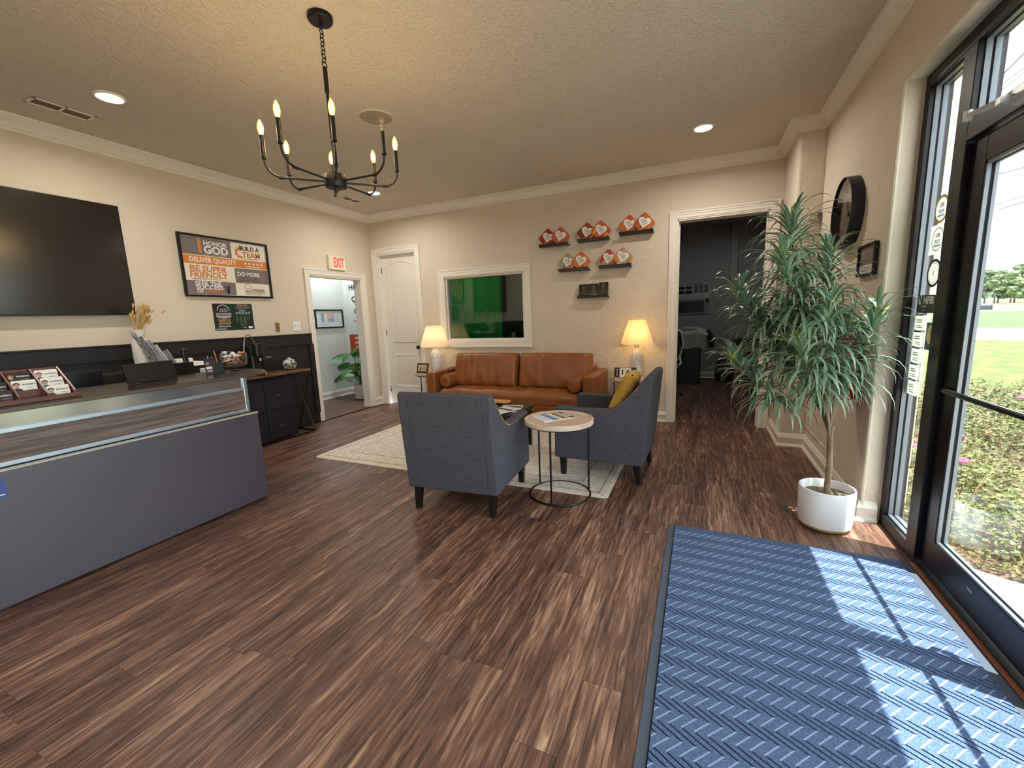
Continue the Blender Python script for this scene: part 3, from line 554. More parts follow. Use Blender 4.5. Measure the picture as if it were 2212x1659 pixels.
t = thing('light_switch', 'white double rocker light switch plate beside the hall doorway', 'light switch', mx=LW(4.025, 1.366)); B().box(-.057, .057, -.06, .06, 0, .006).obj('plate', WHT, t, .003)
for s in (-1, 1): B().box(-.008, .008, -.016, .016, .004, .011).obj('toggle', M('toggle_grey', (214, 212, 206), .4), t, .002, loc=(s*.025, 0, 0))
t = thing('exit_sign', 'cream exit sign with glowing red letters above the hall doorway', 'exit sign', mx=LW(4.79, 2.25)); B().box(-.155, .155, -.1, .1, 0, .05).obj('housing', M('exit_cream', (222, 214, 192), .5), t, .006)
rect(t, 'face', M('exit_face', (250, 236, 222), .5), -.085, .14, -.085, .085, .05, .0512, .001); text('EXIT', .19, M('exit_red', (236, 62, 54), .5, emit=.55), t, .028, -.002, .0515, .035, w=.2)
# hall beyond the doorway
t = thing('framed_chart', 'black-framed coloured chart on the hall wall seen through the left doorway', 'picture', mx=frame((-6.25, 5.805, 1.465), (0, 1, 0)))
b = B()
for q in ((-.325, .325, .145, .17), (-.325, .325, -.17, -.145), (-.325, -.298, -.145, .145), (.298, .325, -.145, .145)): b.box(*q, 0, .025)
b.obj('frame', BLK, t, .002); rect(t, 'sheet', M('chart_paper', (214, 220, 226), .5), -.3, .3, -.147, .147, 0, .01)
for c, q in (((150, 158, 186), (-.19, -.12, -.06, .1)), ((222, 214, 158), (-.115, -.05, -.06, .1)), ((214, 160, 168), (-.045, .12, .025, .1)), ((146, 170, 204), (-.045, .12, -.06, .02))):
    rect(t, 'colour_block', M('chart_%d' % c[0], c, .6), *q, .01, .0105)
print_lines(t, GR2, .14, .27, .09, 9, .018, .004, .01); print_lines(t, GR2, -.2, -.05, -.09, 2, .016, .005, .01)
HE = lambda x, z: frame((x, 6.19, z), (1, 0, 0))
t = thing('wall_lettering', 'black capital letters on the white hall end wall', 'lettering', mx=HE(-6.09, 2.03))
for s_, dx, dz in (('HONOR', 0, 0), ('QUALITY', .045, -.22), ('CARE', .085, -.44)): text(s_, .14, INK, t, dx, dz, .001, .03, 'LEFT')
rect(t, 'rule', INK, .05, .55, -.625, -.613, 0, .001)
for k in range(7): B().tube([(-.08+k*.04+.05*math.sin(q*.7+k*.9), .12-q*.07-k*.03, .0006) for q in range(11)], .0012, 4).obj('contour_line', M('contour_grey', (188, 190, 186), .8), t)
t = thing('hall_sign', 'rust red wall panel with pale lettering behind the hall plant', 'sign', mx=HE(-5.82, 1.0)); rect(t, 'panel', M('sign_rust', (178, 62, 36), .6), -.35, .35, -.2, .155, 0, .008)
for s_, dz in (('MEMBER', .085), ('AWARD', .0), ('COMMITTED', -.085)): text(s_, .062, CRM, t, -.22, dz, .009, .03, 'LEFT')
hp = thing('potted_plant', 'broad-leaved green plant in a white pot in the hall doorway', 'potted plant', (-5.6, 5.78, 0))
B().lathe([(.1, .02), (.115, .02), (.125, .28), (.108, .28), (.1, .22), (.005, .21)], 28).obj('pot', M('pot_offwhite', (226, 224, 216), .6), hp, smooth=True); B().lathe([(.09, 0), (.112, 0), (.114, .022), (.09, .022)], 28).obj('foot', M('pot_foot', (84, 66, 52), .7), hp)
text("she's", .09, WHT, hp, sh=.2).matrix_local = frame((-.02, -.13, .32), (1, .1, 0))
LG = M('leaf_green', (30, 80, 26), .4, c2=(62, 118, 40), ns=5)
for x, y, z, w, l_, yaw_, pitch in ((-.46, -.02, .72, .2, .2, 180, 45), (-.4, .03, .57, .12, .3, 185, 12), (-.38, -.1, .38, .13, .34, 190, -12), (-.15, 0, .56, .13, .28, 170, 25), (-.02, -.02, .8, .12, .2, 100, 35), (-.12, .0, .85, .1, .2, 190, -8), (.1, -.05, .62, .14, .3, 10, 20), (.12, .1, .82, .14, .3, 60, 20), (-.1, -.15, .45, .13, .3, 225, 5)):
    b = B(); nu = 7; rows = []
    for i in range(nu+1):
        u = i/nu; ww = w*math.sin(PI*min(1, u*.92+.06))**.75; rows.append([(u*l_-l_/2, ww*s, -.05*u*u + abs(s)*.03) for s in (-1, -.5, 0, .5, 1)])
    b.ring_loft(rows, False, False); o = b.obj('leaf', LG, hp, smooth=True); o.location = (x, y, z); o.rotation_euler = (R(20 if yaw_ < 150 else -35), R(-pitch), R(yaw_))
    e = Vector((x, y, z)) - Vector((math.cos(R(yaw_))*l_*.45, math.sin(R(yaw_))*l_*.45, .03)); B().tube([(0, 0, .2), (e.x*.45, e.y*.45, .2+(e.z-.2)*.6), tuple(e)], .006, 6).obj('stalk', LG, hp, smooth=True)

# ------------------------------------------------------------------ award shelves on the back wall
def shelf(x0, z, label):
    t = thing('floating_shelf', label, 'shelf', (x0, YB, z), group='black award ledges')
    B().box(0, .4, -.095, 0, -.012, 0).box(0, .4, -.1, -.092, -.012, .026).obj('ledge', M('shelf_black', (20, 15, 16), .35), t, .002)
    return t
def heart(cx, cy, s, n=40):
    p = []
    for k in range(n):
        a = 2*PI*k/n; x = 16*math.sin(a)**3; y = 13*math.cos(a)-5*math.cos(2*a)-2*math.cos(3*a)-math.cos(4*a); p.append((cx+x*s/16, cy+(y+2)*s*.98/16))
    return p
def award(x, z, cols, label, y=-.045):
    t = thing('heart_award', label, 'award', (x, YB+y, z), group='heart awards on the ledges'); h = .115
    # rounded square standing on a flat cut corner, tilted on its point
    ca, sa = math.cos(R(41)), math.sin(R(41)); sq_ = [(u*ca-v*sa, u*sa+v*ca+.1) for u, v in rrect(-.094, .094, -.094, .094, .026, 4)]; pts = []
    for p_, q_ in zip(sq_, sq_[1:]+sq_[:1]):
        if p_[1] >= 0: pts.append(p_)
        if p_[1]*q_[1] < 0: k_ = p_[1]/(p_[1]-q_[1]); pts.append((p_[0]+(q_[0]-p_[0])*k_, 0))
    fr = frame((0, 0, 0), (1, 0, 0), (0, -.06, 1)).to_3x3().to_4x4()
    o = B().prism(pts, -.008, .008).obj('plaque', M('award_' + '_'.join(map(str, cols[0])), cols[0], .45, c2=cols[1], ns=9, pos=(.44, .56), rand=1), t, .0015, mx=fr)
    P = lambda u, v: (u, v)
    for k, c in enumerate(cols[2:]):
        q = [[(-.028, .001), (.012, .001), (-.03, .045), (-.072, .036)], [(.016, .001), (.03, .001), (.095, .068), (.06, .07)], [(-.108, .088), (-.056, .16), (-.05, .1), (-.085, .058)]][k]
        B().prism(q, .008, .0088).obj('leather_patch', M('patch_%d_%d' % (c[0], c[1]), c, .6), t, mx=fr)
    hp_ = [(u*math.cos(-.3)-v*math.sin(-.3), u*math.sin(-.3)+v*math.cos(-.3)+.105) for u, v in heart(0, 0, .072)]
    B().prism(hp_, .008, .011).obj('heart', M('heart_white', (242, 238, 230), .5), t, mx=fr)
    b = B()
    for k in range(4): 
        w = (.04, .045, .03, .02)[k]; mm = Matrix.Translation((0, .135-.016*k, .0112)) @ Matrix.Rotation(-.42, 4, 'Z'); b.box(-w, w, -.003, .003, 0, .0003, mm)
    b.obj('inscription', M('award_ink', (110, 104, 100), .7), t, mx=fr); return t
OR, RD, MR, YE, TL, BR = (206, 100, 42), (176, 40, 24), (120, 28, 24), (220, 160, 40), (150, 168, 150), (168, 84, 40)
rows = [(-1.985, 2.29, 'top left', (((150, 28, 24), (120, 20, 22), (206, 150, 130)), (BR, (186, 92, 60), (210, 120, 96)))), (-1.46, 2.305, 'top middle', ((MR, (150, 60, 30), OR, (214, 150, 100)), ((196, 60, 26), OR, (208, 92, 60), (224, 170, 60), YE))),
        (-.94, 2.335, 'top right', (((190, 84, 36), (206, 110, 50), OR), ((164, 60, 26), (190, 96, 40), (224, 190, 120), (200, 130, 60)))), (-1.716, 1.957, 'lower left', (((190, 90, 60), TL, OR, (226, 200, 140), TL), ((190, 70, 34), (206, 120, 50), (212, 100, 60), (224, 150, 70)))),
        (-1.19, 1.96, 'lower right', (((168, 150, 130), (176, 60, 50), (220, 180, 130), (196, 80, 60), RD), ((180, 120, 60), (196, 176, 140), (220, 216, 190), OR, (224, 130, 50))))]
for x0, z, nm, cs in rows:
    shelf(x0, z, 'thin black ledge holding two heart awards, the %s of the five' % nm)
    award(x0+.11, z, cs[0], 'orange and red award plaque with a white heart, left on the %s ledge' % nm, -.035); award(x0+.29, z, cs[1], 'orange and red award plaque with a white heart, right on the %s ledge' % nm, -.058)
shelf(-1.47, 1.605, 'thin black ledge holding three black glass plaques, lowest on the wall')
for k, (lb, h) in enumerate((('left black glass plaque with an engraved round emblem on the lowest ledge', .165), ('middle black glass plaque with a pale strip on the lowest ledge', .165), ('right black glass plaque, slightly taller, on the lowest ledge', .175))):
    t = thing('glass_plaque', lb, 'plaque', (-1.395+k*.128, YB-.06, 1.605), group='black glass plaques'); fr = frame((0, 0, 0), (1, 0, 0), (0, .12, 1)).to_3x3().to_4x4()
    B().box(-.06, .06, 0, h, -.008, .008).obj('slab', M('plaque_black', (8, 8, 10), .12), t, .002, mx=fr); E_ = M('engraving', (96, 98, 96), .6)
    o = annulus(t, 'emblem', E_, 0, h-.045, .02, .026, .0083, .0087, 20); o.matrix_local = fr; o = B().box(-.004, .004, h-.06, h-.03, .0083, .0087).box(-.012, .012, h-.04, h-.035, .0083, .0087).obj('emblem_mark', E_, t, mx=fr)
    o = print_lines(t, E_, -.035, .035, h-.085, 4, .012, .004, .0083, ragged=.15); o.matrix_local = fr
    if k == 1: B().box(-.05, .05, .006, .03, .0083, .0095).obj('name_strip', M('strip_silver', (190, 186, 178), .4, .5), t, mx=fr)
# ------------------------------------------------------------------ right wall: clock, picture, detector, extinguisher
t = thing('wall_clock', 'large round clock with a deep navy black rim on the right wall', 'clock', mx=frame((XR, 3.93, 2.04), (0, -1, 0)))
b = B(); n = 64
b.lathe([(.243, 0), (.25, 0), (.25, .075), (.243, .075), (.243, .022)], n, caps=False); b.obj('rim', M('clock_navy', (20, 24, 44), .4), t, smooth=True, sharp=30)
disc(t, 'dial', M('clock_dial', (206, 188, 168), .5), 0, 0, .244, .004, .02, n); disc(t, 'glass_cover', glass('clock_glass', (.95, .95, .95), .12), 0, 0, .243, .062, .064, n)
for k in range(12):
    a = R(30*k); o = B().box(-.004, .004, .19, .225, .02, .0215).obj('hour_mark', INK, t); o.rotation_euler = (0, 0, -a)
for a, l_, w in ((-35, .13, .005), (62, .19, .003)): o = B().box(-w, w, -.03, l_, .026, .028).obj('hand', INK, t); o.rotation_euler = (0, 0, R(-a))
disc(t, 'hub', INK, 0, 0, .012, .02, .032)
t = thing('framed_photo', 'small portrait black frame on the right wall below the clock', 'picture', mx=frame((XR, 3.5, 1.67), (0, -1, 0)))
b = B()
for q in ((-.155, .155, .085, .1), (-.155, .155, -.1, -.085), (-.155, -.14, -.085, .085), (.14, .155, -.085, .085)): b.box(*q, 0, .025)
b.obj('frame', BLK, t, .002); rect(t, 'sheet', M('photo_white', (220, 214, 206), .4), -.142, .142, -.087, .087, 0, .01); rect(t, 'photo', M('photo_dim', (110, 96, 96), .4, c2=(150, 136, 130), ns=12), -.142, .142, -.03, .087, .01, .0104)
print_lines(t, GRY, -.1, .08, -.05, 2, .016, .005, .01); print_lines(t, M('photo_line', (150, 110, 100), .6), -.05, .12, .03, 3, .016, .006, .0105)
t = thing('motion_detector', 'small white motion detector high in the corner left of the clock', 'motion detector', (.905, 4.85, 2.205))
B().prism([(-.03, -.035), (.035, -.035), (.04, .03), (.025, .045), (-.025, .045), (-.03, .02)], -.05, 0, 'y').obj('case', M('detector_white', (212, 198, 184), .5), t, .006); B().box(.035, .07, -.02, 0, -.01, .03).obj('bracket', GRY, t, .002); B().lathe([(.016, 0), (.012, .008), (.002, .012)], 14).obj('lens', M('detector_lens', (180, 170, 160), .3), t, smooth=True, mx=frame((0, -.05, .01), (1, 0, 0)))
t = thing('fire_extinguisher', 'red fire extinguisher hung on the right wall behind the tall plant', 'fire extinguisher', (.905, 3.47, .76))
B().lathe([(.01, 0), (.06, .0), (.066, .012), (.066, .36), (.05, .4), (.025, .42), (.02, .44)], 28).obj('cylinder', M('extinguisher_red', (196, 16, 24), .3), t, smooth=True); B().lathe([(.0672, .12), (.0672, .27)], 28, caps=False).obj('label_band', M('label_pale', (214, 206, 192), .5), t, smooth=True)
B().cyl((0, 0, .43), (0, 0, .49), .018).box(-.015, .015, -.1, .02, .47, .485).box(-.013, .013, -.11, .02, .505, .518).obj('valve', BLK, t); B().tube([(.0, .03, .46), (0, .1, .44), (0, .085, .3), (0, .075, .2)], .009, 8).obj('hose', BLK, t, smooth=True); B().box(.05, .08, -.03, .03, .1, .5).obj('bracket', BLK, t)

# ------------------------------------------------------------------ rug, sofa, armchairs, tables
RX0, RX1, RY0, RY1 = -3.66, -.60, 3.02, 5.12
rm = bpy.data.materials.new('rug_pattern'); rm.use_nodes = True; n, l = rm.node_tree.nodes, rm.node_tree.links; bs_ = n['Principled BSDF']; bs_.inputs['Roughness'].default_value = .95; bs_.inputs['Specular IOR Level'].default_value = .1
t_ = N(n, 'ShaderNodeTexCoord'); v1 = N(n, 'ShaderNodeTexNoise'); v1.inputs['Scale'].default_value = 17; v1.inputs['Detail'].default_value = 2; v1.inputs['Distortion'].default_value = 2.4
v2 = N(n, 'ShaderNodeTexNoise'); v2.inputs['Scale'].default_value = 1.8; v2.inputs['Detail'].default_value = 2
r1 = N(n, 'ShaderNodeValToRGB'); e = r1.color_ramp.elements; e[0].position = .44; e[0].color = (0, 0, 0, 1); e[1].position = .5; e[1].color = (1, 1, 1, 1); q = e.new(.56); q.color = (0, 0, 0, 1)
mxa = N(n, 'ShaderNodeMix', data_type='RGBA'); mxa.inputs['A'].default_value = (*lin((238, 235, 230)), 1); mxa.inputs['B'].default_value = (*lin((226, 217, 202)), 1)
mxb = N(n, 'ShaderNodeMix', data_type='RGBA'); mxb.inputs['B'].default_value = (*lin((138, 130, 120)), 1)
for q in (v1, v2): l.new(t_.outputs['Object'], q.inputs['Vector'])
l.new(v2.outputs['Fac'], mxa.inputs['Factor']); l.new(v1.outputs['Fac'], r1.inputs['Fac']); ml = N(n, 'ShaderNodeMath', operation='MULTIPLY'); ml.inputs[1].default_value = .75; l.new(r1.outputs['Color'], ml.inputs[0])
l.new(ml.outputs[0], mxb.inputs['Factor']); l.new(mxa.outputs['Result'], mxb.inputs['A']); l.new(mxb.outputs['Result'], bs_.inputs['Base Color'])
t = thing('area_rug', 'faded cream and beige patterned rug under the seating group', 'rug', ((RX0+RX1)/2, (RY0+RY1)/2, 0)); w, h = (RX1-RX0)/2, (RY1-RY0)/2
B().prism(rrect(-w+.02, w-.02, -h+.02, h-.02, .03), .0, .009).obj('pile', rm, t, .003); B().prism(rrect(-w, w, -h, h, .04), 0, .0075).obj('bound_edge', M('rug_edge', (226, 214, 200), .95), t, .002)
b = B()
for q in ((-w+.07, w-.07, -h+.07, -h+.085), (-w+.07, w-.07, h-.085, h-.07), (-w+.07, -w+.085, -h+.07, h-.07), (w-.085, w-.07, -h+.07, h-.07), (-w+.25, w-.25, -h+.25, -h+.262), (-w+.25, w-.25, h-.262, h-.25), (-w+.25, -w+.262, -h+.25, h-.25), (w-.262, w-.25, -h+.25, h-.25)): b.box(*q, .009, .0096)
b.obj('border_line', M('rug_line', (178, 160, 132), .95), t)

LEA = M('cognac_leather', (128, 72, 32), .4, c2=(144, 84, 40), ns=5, bump=.22, bs=22, detail=5, spec=.5)
def cushion(w, d, h, pw=.25, n=(14, 10), puff=.5, wr=0, seed=0):
    """soft box, centred on its base"""
    b = B(); rings = []; nx_, ny_ = n
    top = [[None]*(ny_+1) for _ in range(nx_+1)]; bot = [[None]*(ny_+1) for _ in range(nx_+1)]
    for i in range(nx_+1):
        for j in range(ny_+1):
            u, v = -1+2*i/nx_, -1+2*j/ny_; e_ = (1-abs(u)**5)*(1-abs(v)**5); e_ = max(e_, 0)**pw
            x, y = u*w/2*(1-.012*v*v), v*d/2*(1-.012*u*u)
            dz = wr*noise.noise(Vector((x*9+seed, y*3, seed)))+wr*.6*noise.noise(Vector((x*22+seed, y*5, seed)))
            top[i][j] = b.bm.verts.new((x, y, h/2+h/2*e_+dz*e_)); bot[i][j] = b.bm.verts.new((x, y, h/2-h/2*e_)) if 0 < i < nx_ and 0 < j < ny_ else top[i][j]
    for i in range(nx_):
        for j in range(ny_):
            b.bm.faces.new((top[i][j], top[i+1][j], top[i+1][j+1], top[i][j+1]))
            try: b.bm.faces.new((bot[i][j], bot[i][j+1], bot[i+1][j+1], bot[i+1][j]))
            except ValueError: pass
    return b
t = thing('sofa', 'cognac brown leather sofa with two back cushions and bolsters against the back wall', 'sofa', (-2.233, 4.70, 0)); X0, X1 = -1.157, 1.157
B().box(X0+.13, X1-.13, .03, .76, .12, .3).obj('base', LEA, t, .02, True)
for s in (-1, 1):
    a = B().box(-.07, .07, 0, .78, .12, .685).obj('arm', LEA, t, .03, True, 4, loc=(s*(X1-.07), 0, 0))
    B().tube([(.071, .012, .15), (.071, .012, .665), (.071, .76, .665)], .004, 6).tube([(-.071, .012, .15), (-.071, .012, .665), (-.071, .76, .665)], .004, 6).obj('piping', LEA, a)
B().box(X0+.13, X1-.13, .62, .78, .12, .74).obj('back', LEA, t, .03, True)
cushion(2.03, .66, .2, .2, (60, 16), wr=.022, seed=3).obj('seat_cushion', LEA, t, smooth=True, loc=(0, .32, .28), sub=1)
for k, xx in enumerate((-.43, .555)):
    o = cushion(.985, .5, .25, .26, (34, 18), wr=.02, seed=11+k*5).obj('back_cushion', LEA, t, smooth=True, sub=1); o.location = (xx, .40, .645); o.rotation_euler = (R(76), 0, 0); o.location.y = .53
for s in (-1, 1):
    b = B(); prof = [(0, .01), (.002, .05), (0, .085)]
    b.tube([(0, -.01, 0), (0, 0, 0), (0, .02, 0), (0, .2, 0), (0, .38, 0), (0, .4, 0), (0, .41, 0)], [.06, .082, .09, .09, .09, .082, .06], 24); bo = b.obj('bolster', LEA, t, smooth=True, loc=(s*.90, .07, .56), sharp=60); B().torus((0, .004, 0), .084, .005, 24, 6, 'y').obj('welt', LEA, bo, smooth=True)
    for yy in (.08, .7): B().cyl((0, 0, 0), (0, 0, .13), .018, 12, .026).obj('leg', M('sofa_leg', (70, 40, 24), .4), t, loc=(s*1.05, yy, 0), smooth=True)

FAB = fabric('grey_linen', (48, 47, 54), (82, 82, 92), 150); FABD = FAB; LEGM = M('leg_black', (20, 18, 20), .3)
def armchair(label):
    t = thing('armchair', label, 'armchair', group='grey linen armchairs'); W_, T_ = .355, .075
    side = [(-.365, .17), (-.43, .86), (-.425, .885), (-.40, .895), (-.37, .885), (-.345, .85)]
    side += [(-.345+.30*(k/8), .85-.235*math.sin(PI/2*k/8)**1.0) for k in range(1, 8)] + [(-.03, .617), (.1, .615), (.34, .622), (.365, .612), (.37, .59), (.372, .17)]
    for s in (-1, 1):
        x0, x1 = (s*W_, s*(W_-T_)) if s > 0 else (s*W_, s*(W_-T_)); o = B().prism(side, min(x0, x1), max(x0, x1), 'x').obj('arm', FAB, t, .012, True, 3)
        b = B(); pts = [p for p in side[5:-3]]; d = 0; last = None; k = 0
        dense = []
        for a, c in zip(pts, pts[1:]):
            for q in range(12): dense.append((a[0]+(c[0]-a[0])*q/12, a[1]+(c[1]-a[1])*q/12))
        for p in dense:
            if last is None or math.hypot(p[0]-last[0], p[1]-last[1]) > .024:
                last = p
                for xx in (s*(W_-.004), s*(W_-T_+.004)): b.ball((xx+s*(.003 if xx == s*(W_-.004) else -.003), p[0], p[1]-.013), .0055, 1)
        stuff(b.obj('nailheads', BRASS, o, smooth=True))
    bp_ = [(-.365, .17), (-.43, .86), (-.425, .885), (-.40, .895), (-.37, .885), (-.345, .85), (-.27, .3), (-.25, .17)]
    b = B(); b.prism(bp_, -W_+T_-.01, W_-T_+.01, 'x'); b.obj('backrest', FAB, t, .01, True, 3)
    B().box(-W_+T_-.01, W_-T_+.01, -.3, .355, .17, .34).obj('seat_base', FAB, t, .012, True)
    cushion(2*(W_-T_)+.0, .6, .15, .16, (14, 12)).obj('seat_cushion', FAB, t, smooth=True, loc=(0, .06, .335), sub=1)
    for sx in (-1, 1):
        for y, lean in ((-.31, -.02), (.31, .0)):
            b = B(); b.ring_loft([[(-.02, -.02+lean, 0), (.02, -.02+lean, 0), (.02, .02+lean, 0), (-.02, .02+lean, 0)], [(-.028, -.028, .175), (.028, -.028, .175), (.028, .028, .175), (-.028, .028, .175)]]); b.obj('leg', LEGM, t, .004, loc=(sx*.30, y, 0))
    return t
c1 = armchair('grey linen armchair seen from behind, with a low scooped arm'); c1.location = (-1.612, 2.775, 0); c1.rotation_euler = (0, 0, R(4))
c2 = dup(c1, (-.735, 3.69, .0), R(88), label='grey linen armchair in profile, facing left with a mustard pillow')
for c in (c1, c2): c.location.z = .0
MUS = M('mustard_velvet', (170, 128, 34), .7, c2=(196, 156, 70), ns=7, bump=.1, bs=20)
t = thing('throw_pillow', 'mustard yellow throw pillow leaning in the armchair on the right', 'pillow', (-.60, 3.63, .485)); fr = frame((.09, 0, .20), (0, -1, 0), (.42, 0, .9))
cushion(.40, .40, .13, .3, (14, 14), wr=.01).obj('cover', MUS, t, smooth=True, sub=1, mx=fr)
B().ball((.0, 0, 0), .008, 1).obj('tassel', INK, t, mx=fr @ Matrix.Translation((.2, .2, .06)))

TW = M('whitewashed_wood', (206, 186, 166), .55, c2=(176, 146, 122), ns=5, stretch=(1, 7, 1), detail=6); TWR = M('whitewashed_rim', (222, 208, 194), .55, c2=(196, 174, 156), ns=7, stretch=(1, 1, 5))
def side_table(label):
    t = thing('side_table', label, 'side table', group='round side tables')
    B().lathe([(.002, .575), (.26, .575), (.262, .58), (.262, .608), (.259, .612), (.248, .612), (.246, .604), (.002, .604)], 48).obj('table_top', TWR, t, smooth=True, sharp=30); B().lathe([(.002, .6045), (.246, .6045)], 48, caps=False).obj('inlay', TW, t)
    B().torus((0, 0, .008), .235, .008, 48, 8).obj('base_ring', BLK, t, smooth=True); B().torus((0, 0, .568), .235, .007, 48, 8).obj('upper_ring', BLK, t, smooth=True)
    for a in (-88, 32, 152): B().cyl((.235*math.cos(R(a)), .235*math.sin(R(a)), .008), (.235*math.cos(R(a)), .235*math.sin(R(a)), .575), .0075, 10).obj('rod', BLK, t, smooth=True)
    return t
s1 = side_table('round whitewashed side table between the armchairs, nearest to the viewer'); s1.location = (-.965, 3.0, 0)
s2 = dup(s1, (-.73, 5.25, 0), R(20), label='round side table right of the sofa, under a lamp and flip calendar'); s3 = dup(s1, (-3.66, 5.25, 0), R(-15), label='round side table left of the sofa, under a lamp and plaque')
s1.location.z = .009 if False else 0
# coffee table
CT = M('coffee_table_wood', (70, 52, 40), .45, c2=(48, 36, 30), ns=6, stretch=(6, 1, 1))
t = thing('coffee_table', 'low dark wood coffee table mostly hidden behind the left armchair', 'coffee table', (-2.15, 3.87, .009))
B().box(-.52, .54, -.27, .27, .4, .44).obj('table_top', CT, t, .004); B().box(-.5, .52, -.25, .25, .33, .4).obj('apron', BLKP, t, .003); B().box(-.46, .48, -.21, .21, .1, .125).obj('lower_shelf', CT, t, .003)
for x in (-.48, .5):
    for y in (-.23, .23): B().box(-.022, .022, -.022, .022, 0, .4).obj('leg', BLKP, t, .003, loc=(x, y, 0))
def magazine(label, x, y, z, rz, w, h, th, cols):
    t = thing('magazine', label, 'magazine', (x, y, z), rz, 'magazines'); B().box(-w/2, w/2, -h/2, h/2, 0, th).obj('pages', PAPER, t, .001)
    for k, (c, y0, y1) in enumerate(cols): B().box(-w/2, w/2, -h/2+h*y0, -h/2+h*y1, th, th+.0005).obj('cover_band', M('cover_%d_%d_%d' % c, c, .3), t)
    return t
mg = magazine('glossy magazine with a blue and white cover on the near side table', -1.02, 3.03, .6055, R(-41), .215, .275, .006, [((214, 222, 232), 0, .3), ((96, 138, 196), .3, .48), ((228, 226, 220), .48, .6), ((150, 138, 92), .6, .78), ((236, 234, 228), .78, .84), ((70, 72, 78), .84, 1)])
text('HOME', .04, WHT, mg, 0, .116, .0068, .02); text('LIVING', .05, M('cover_olive', (110, 104, 52), .4), mg, .0, .05, .0068, .03)
magazine('stacked black and white magazine on the coffee table', -1.76, 3.86, .449, R(12), .22, .3, .01, [((60, 64, 66), 0, .3), ((226, 228, 230), .3, .55), ((80, 84, 84), .55, .8), ((214, 216, 216), .8, 1)])
magazine('pale folded magazine at the front edge of the coffee table', -1.79, 3.73, .4595, R(-20), .22, .29, .008, [((232, 232, 236), 0, .5), ((96, 100, 104), .5, .7), ((220, 222, 226), .7, 1)])
t = thing('wooden_coaster', 'thin pale orange wooden slab on the coffee table behind the magazines', 'coaster', (-1.98, 4.03, .449)); B().prism(rrect(-.14, .14, -.06, .06, .05), .03, .045).obj('slab', M('orange_wood', (206, 150, 108), .5), t, .003); B().cyl((0, 0, 0), (0, 0, .03), .04).obj('foot', CT, t)
# table lamps
SHL, SHR = shade_mat('shade_cream', (250, 236, 212)), shade_mat('shade_ivory', (252, 234, 196))
CER = M('lamp_ceramic', (236, 236, 232), .25); CEG = M('lamp_groove', (178, 176, 172), .5)
def lamp(label, x, y, z, square):
    t = thing('table_lamp', label, 'table lamp', (x, y, z))
    prof = [(.05, 0), (.058, .01), (.078, .06), (.086, .14), (.086, .22), (.078, .28), (.05, .32), (.03, .345), (.026, .37), (.03, .375), (.03, .385)]
    rad = lambda zz: next((a[0]+(c[0]-a[0])*(zz-a[1])/(c[1]-a[1]) for a, c in zip(prof, prof[1:]) if a[1] <= zz <= c[1]), .03)
    B().lathe([(r*.93, zz) for r, zz in prof], 24).obj('body', CEG, t, smooth=True)
    # hexagon facets raised on the body, staggered rows
    b = B(); nf = 9; hh = .105
    for rw in range(5):
        zc = -.02+rw*hh*.75+.04
        for k in range(nf):
            a0 = 2*PI*(k+.5*(rw % 2))/nf; pts = []
            for u, v in ((0, .5), (.485, .24), (.485, -.24), (0, -.5), (-.485, -.24), (-.485, .24)):
                zz = zc+v*hh*.985; zz = min(max(zz, .001), .372); a = a0+u*2*PI/nf*.98; pts.append((a, zz))
            cen = [(rad(zz)*math.cos(a)*1.0, rad(zz)*math.sin(a)*1.0, zz) for a, zz in pts]; zc2 = min(max(zc, .001), .37); ce = (rad(zc2)*math.cos(a0)*1.01, rad(zc2)*math.sin(a0)*1.01, zc2)
            if abs(cen[0][2]-cen[3][2]) < .01: continue
            vs = [b.bm.verts.new(p) for p in cen]; vc = b.bm.verts.new(ce)
            for i in range(6):
                try: b.bm.faces.new((vc, vs[i], vs[(i+1) % 6]))
                except ValueError: pass
    b.obj('facets', CER, t); B().cyl((0, 0, .37), (0, 0, .4), .028).obj('neck', CER, t, smooth=True)
    z0, z1 = .405, .69
    if square:
        def sq(hw, c): return [(hw-c, -hw), (hw, -hw+c), (hw, hw-c), (hw-c, hw), (-hw+c, hw), (-hw, hw-c), (-hw, -hw+c), (-hw+c, -hw)]
        b = B(); b.ring_loft([[(*p, z0) for p in sq(.175, .035)], [(*p, z1) for p in sq(.09, .018)]], True, False); sh = b.obj('lamp_shade', SHR, t)
        sh.rotation_euler = (0, 0, R(14)); b = B()
        for p, q in zip(sq(.176, .035), sq(.091, .018)): b.tube([(*p, z0), (*q, z1)], .0022, 5)
        b.obj('seam', M('shade_seam', (214, 196, 160), .7), sh)
    else:
        b = B(); rings = [[((rr*(1+.012*(-1)**k))*math.cos(2*PI*k/72), (rr*(1+.012*(-1)**k))*math.sin(2*PI*k/72), zz) for k in range(72)] for rr, zz in ((.215, z0-.02), (.115, z1))]
        b.ring_loft(rings, True, False); sh = b.obj('lamp_shade', SHL, t)
        B().torus((0, 0, z0-.02), .215, .004, 48, 6).torus((0, 0, z1), .115, .003, 40, 6).obj('shade_trim', M('shade_trim', (240, 224, 196), .7), sh, smooth=True)
    B().cyl((0, 0, .4), (0, 0, .47), .014, 10).obj('socket', BRASS, t); B().ball((0, 0, .52), .028, 2).obj('bulb', M('lamp_bulb_warm' if square else 'lamp_bulb_soft', (255, 208, 136) if square else (255, 222, 176), emit=LAMP_E*(1 if square else .72)), t, smooth=True)
    return t
lamp('white faceted ceramic lamp with a round pleated shade left of the sofa', -3.60, 5.27, .605, False); lamp('white faceted ceramic lamp with a square glowing shade right of the sofa', -.70, 5.33, .605, True)
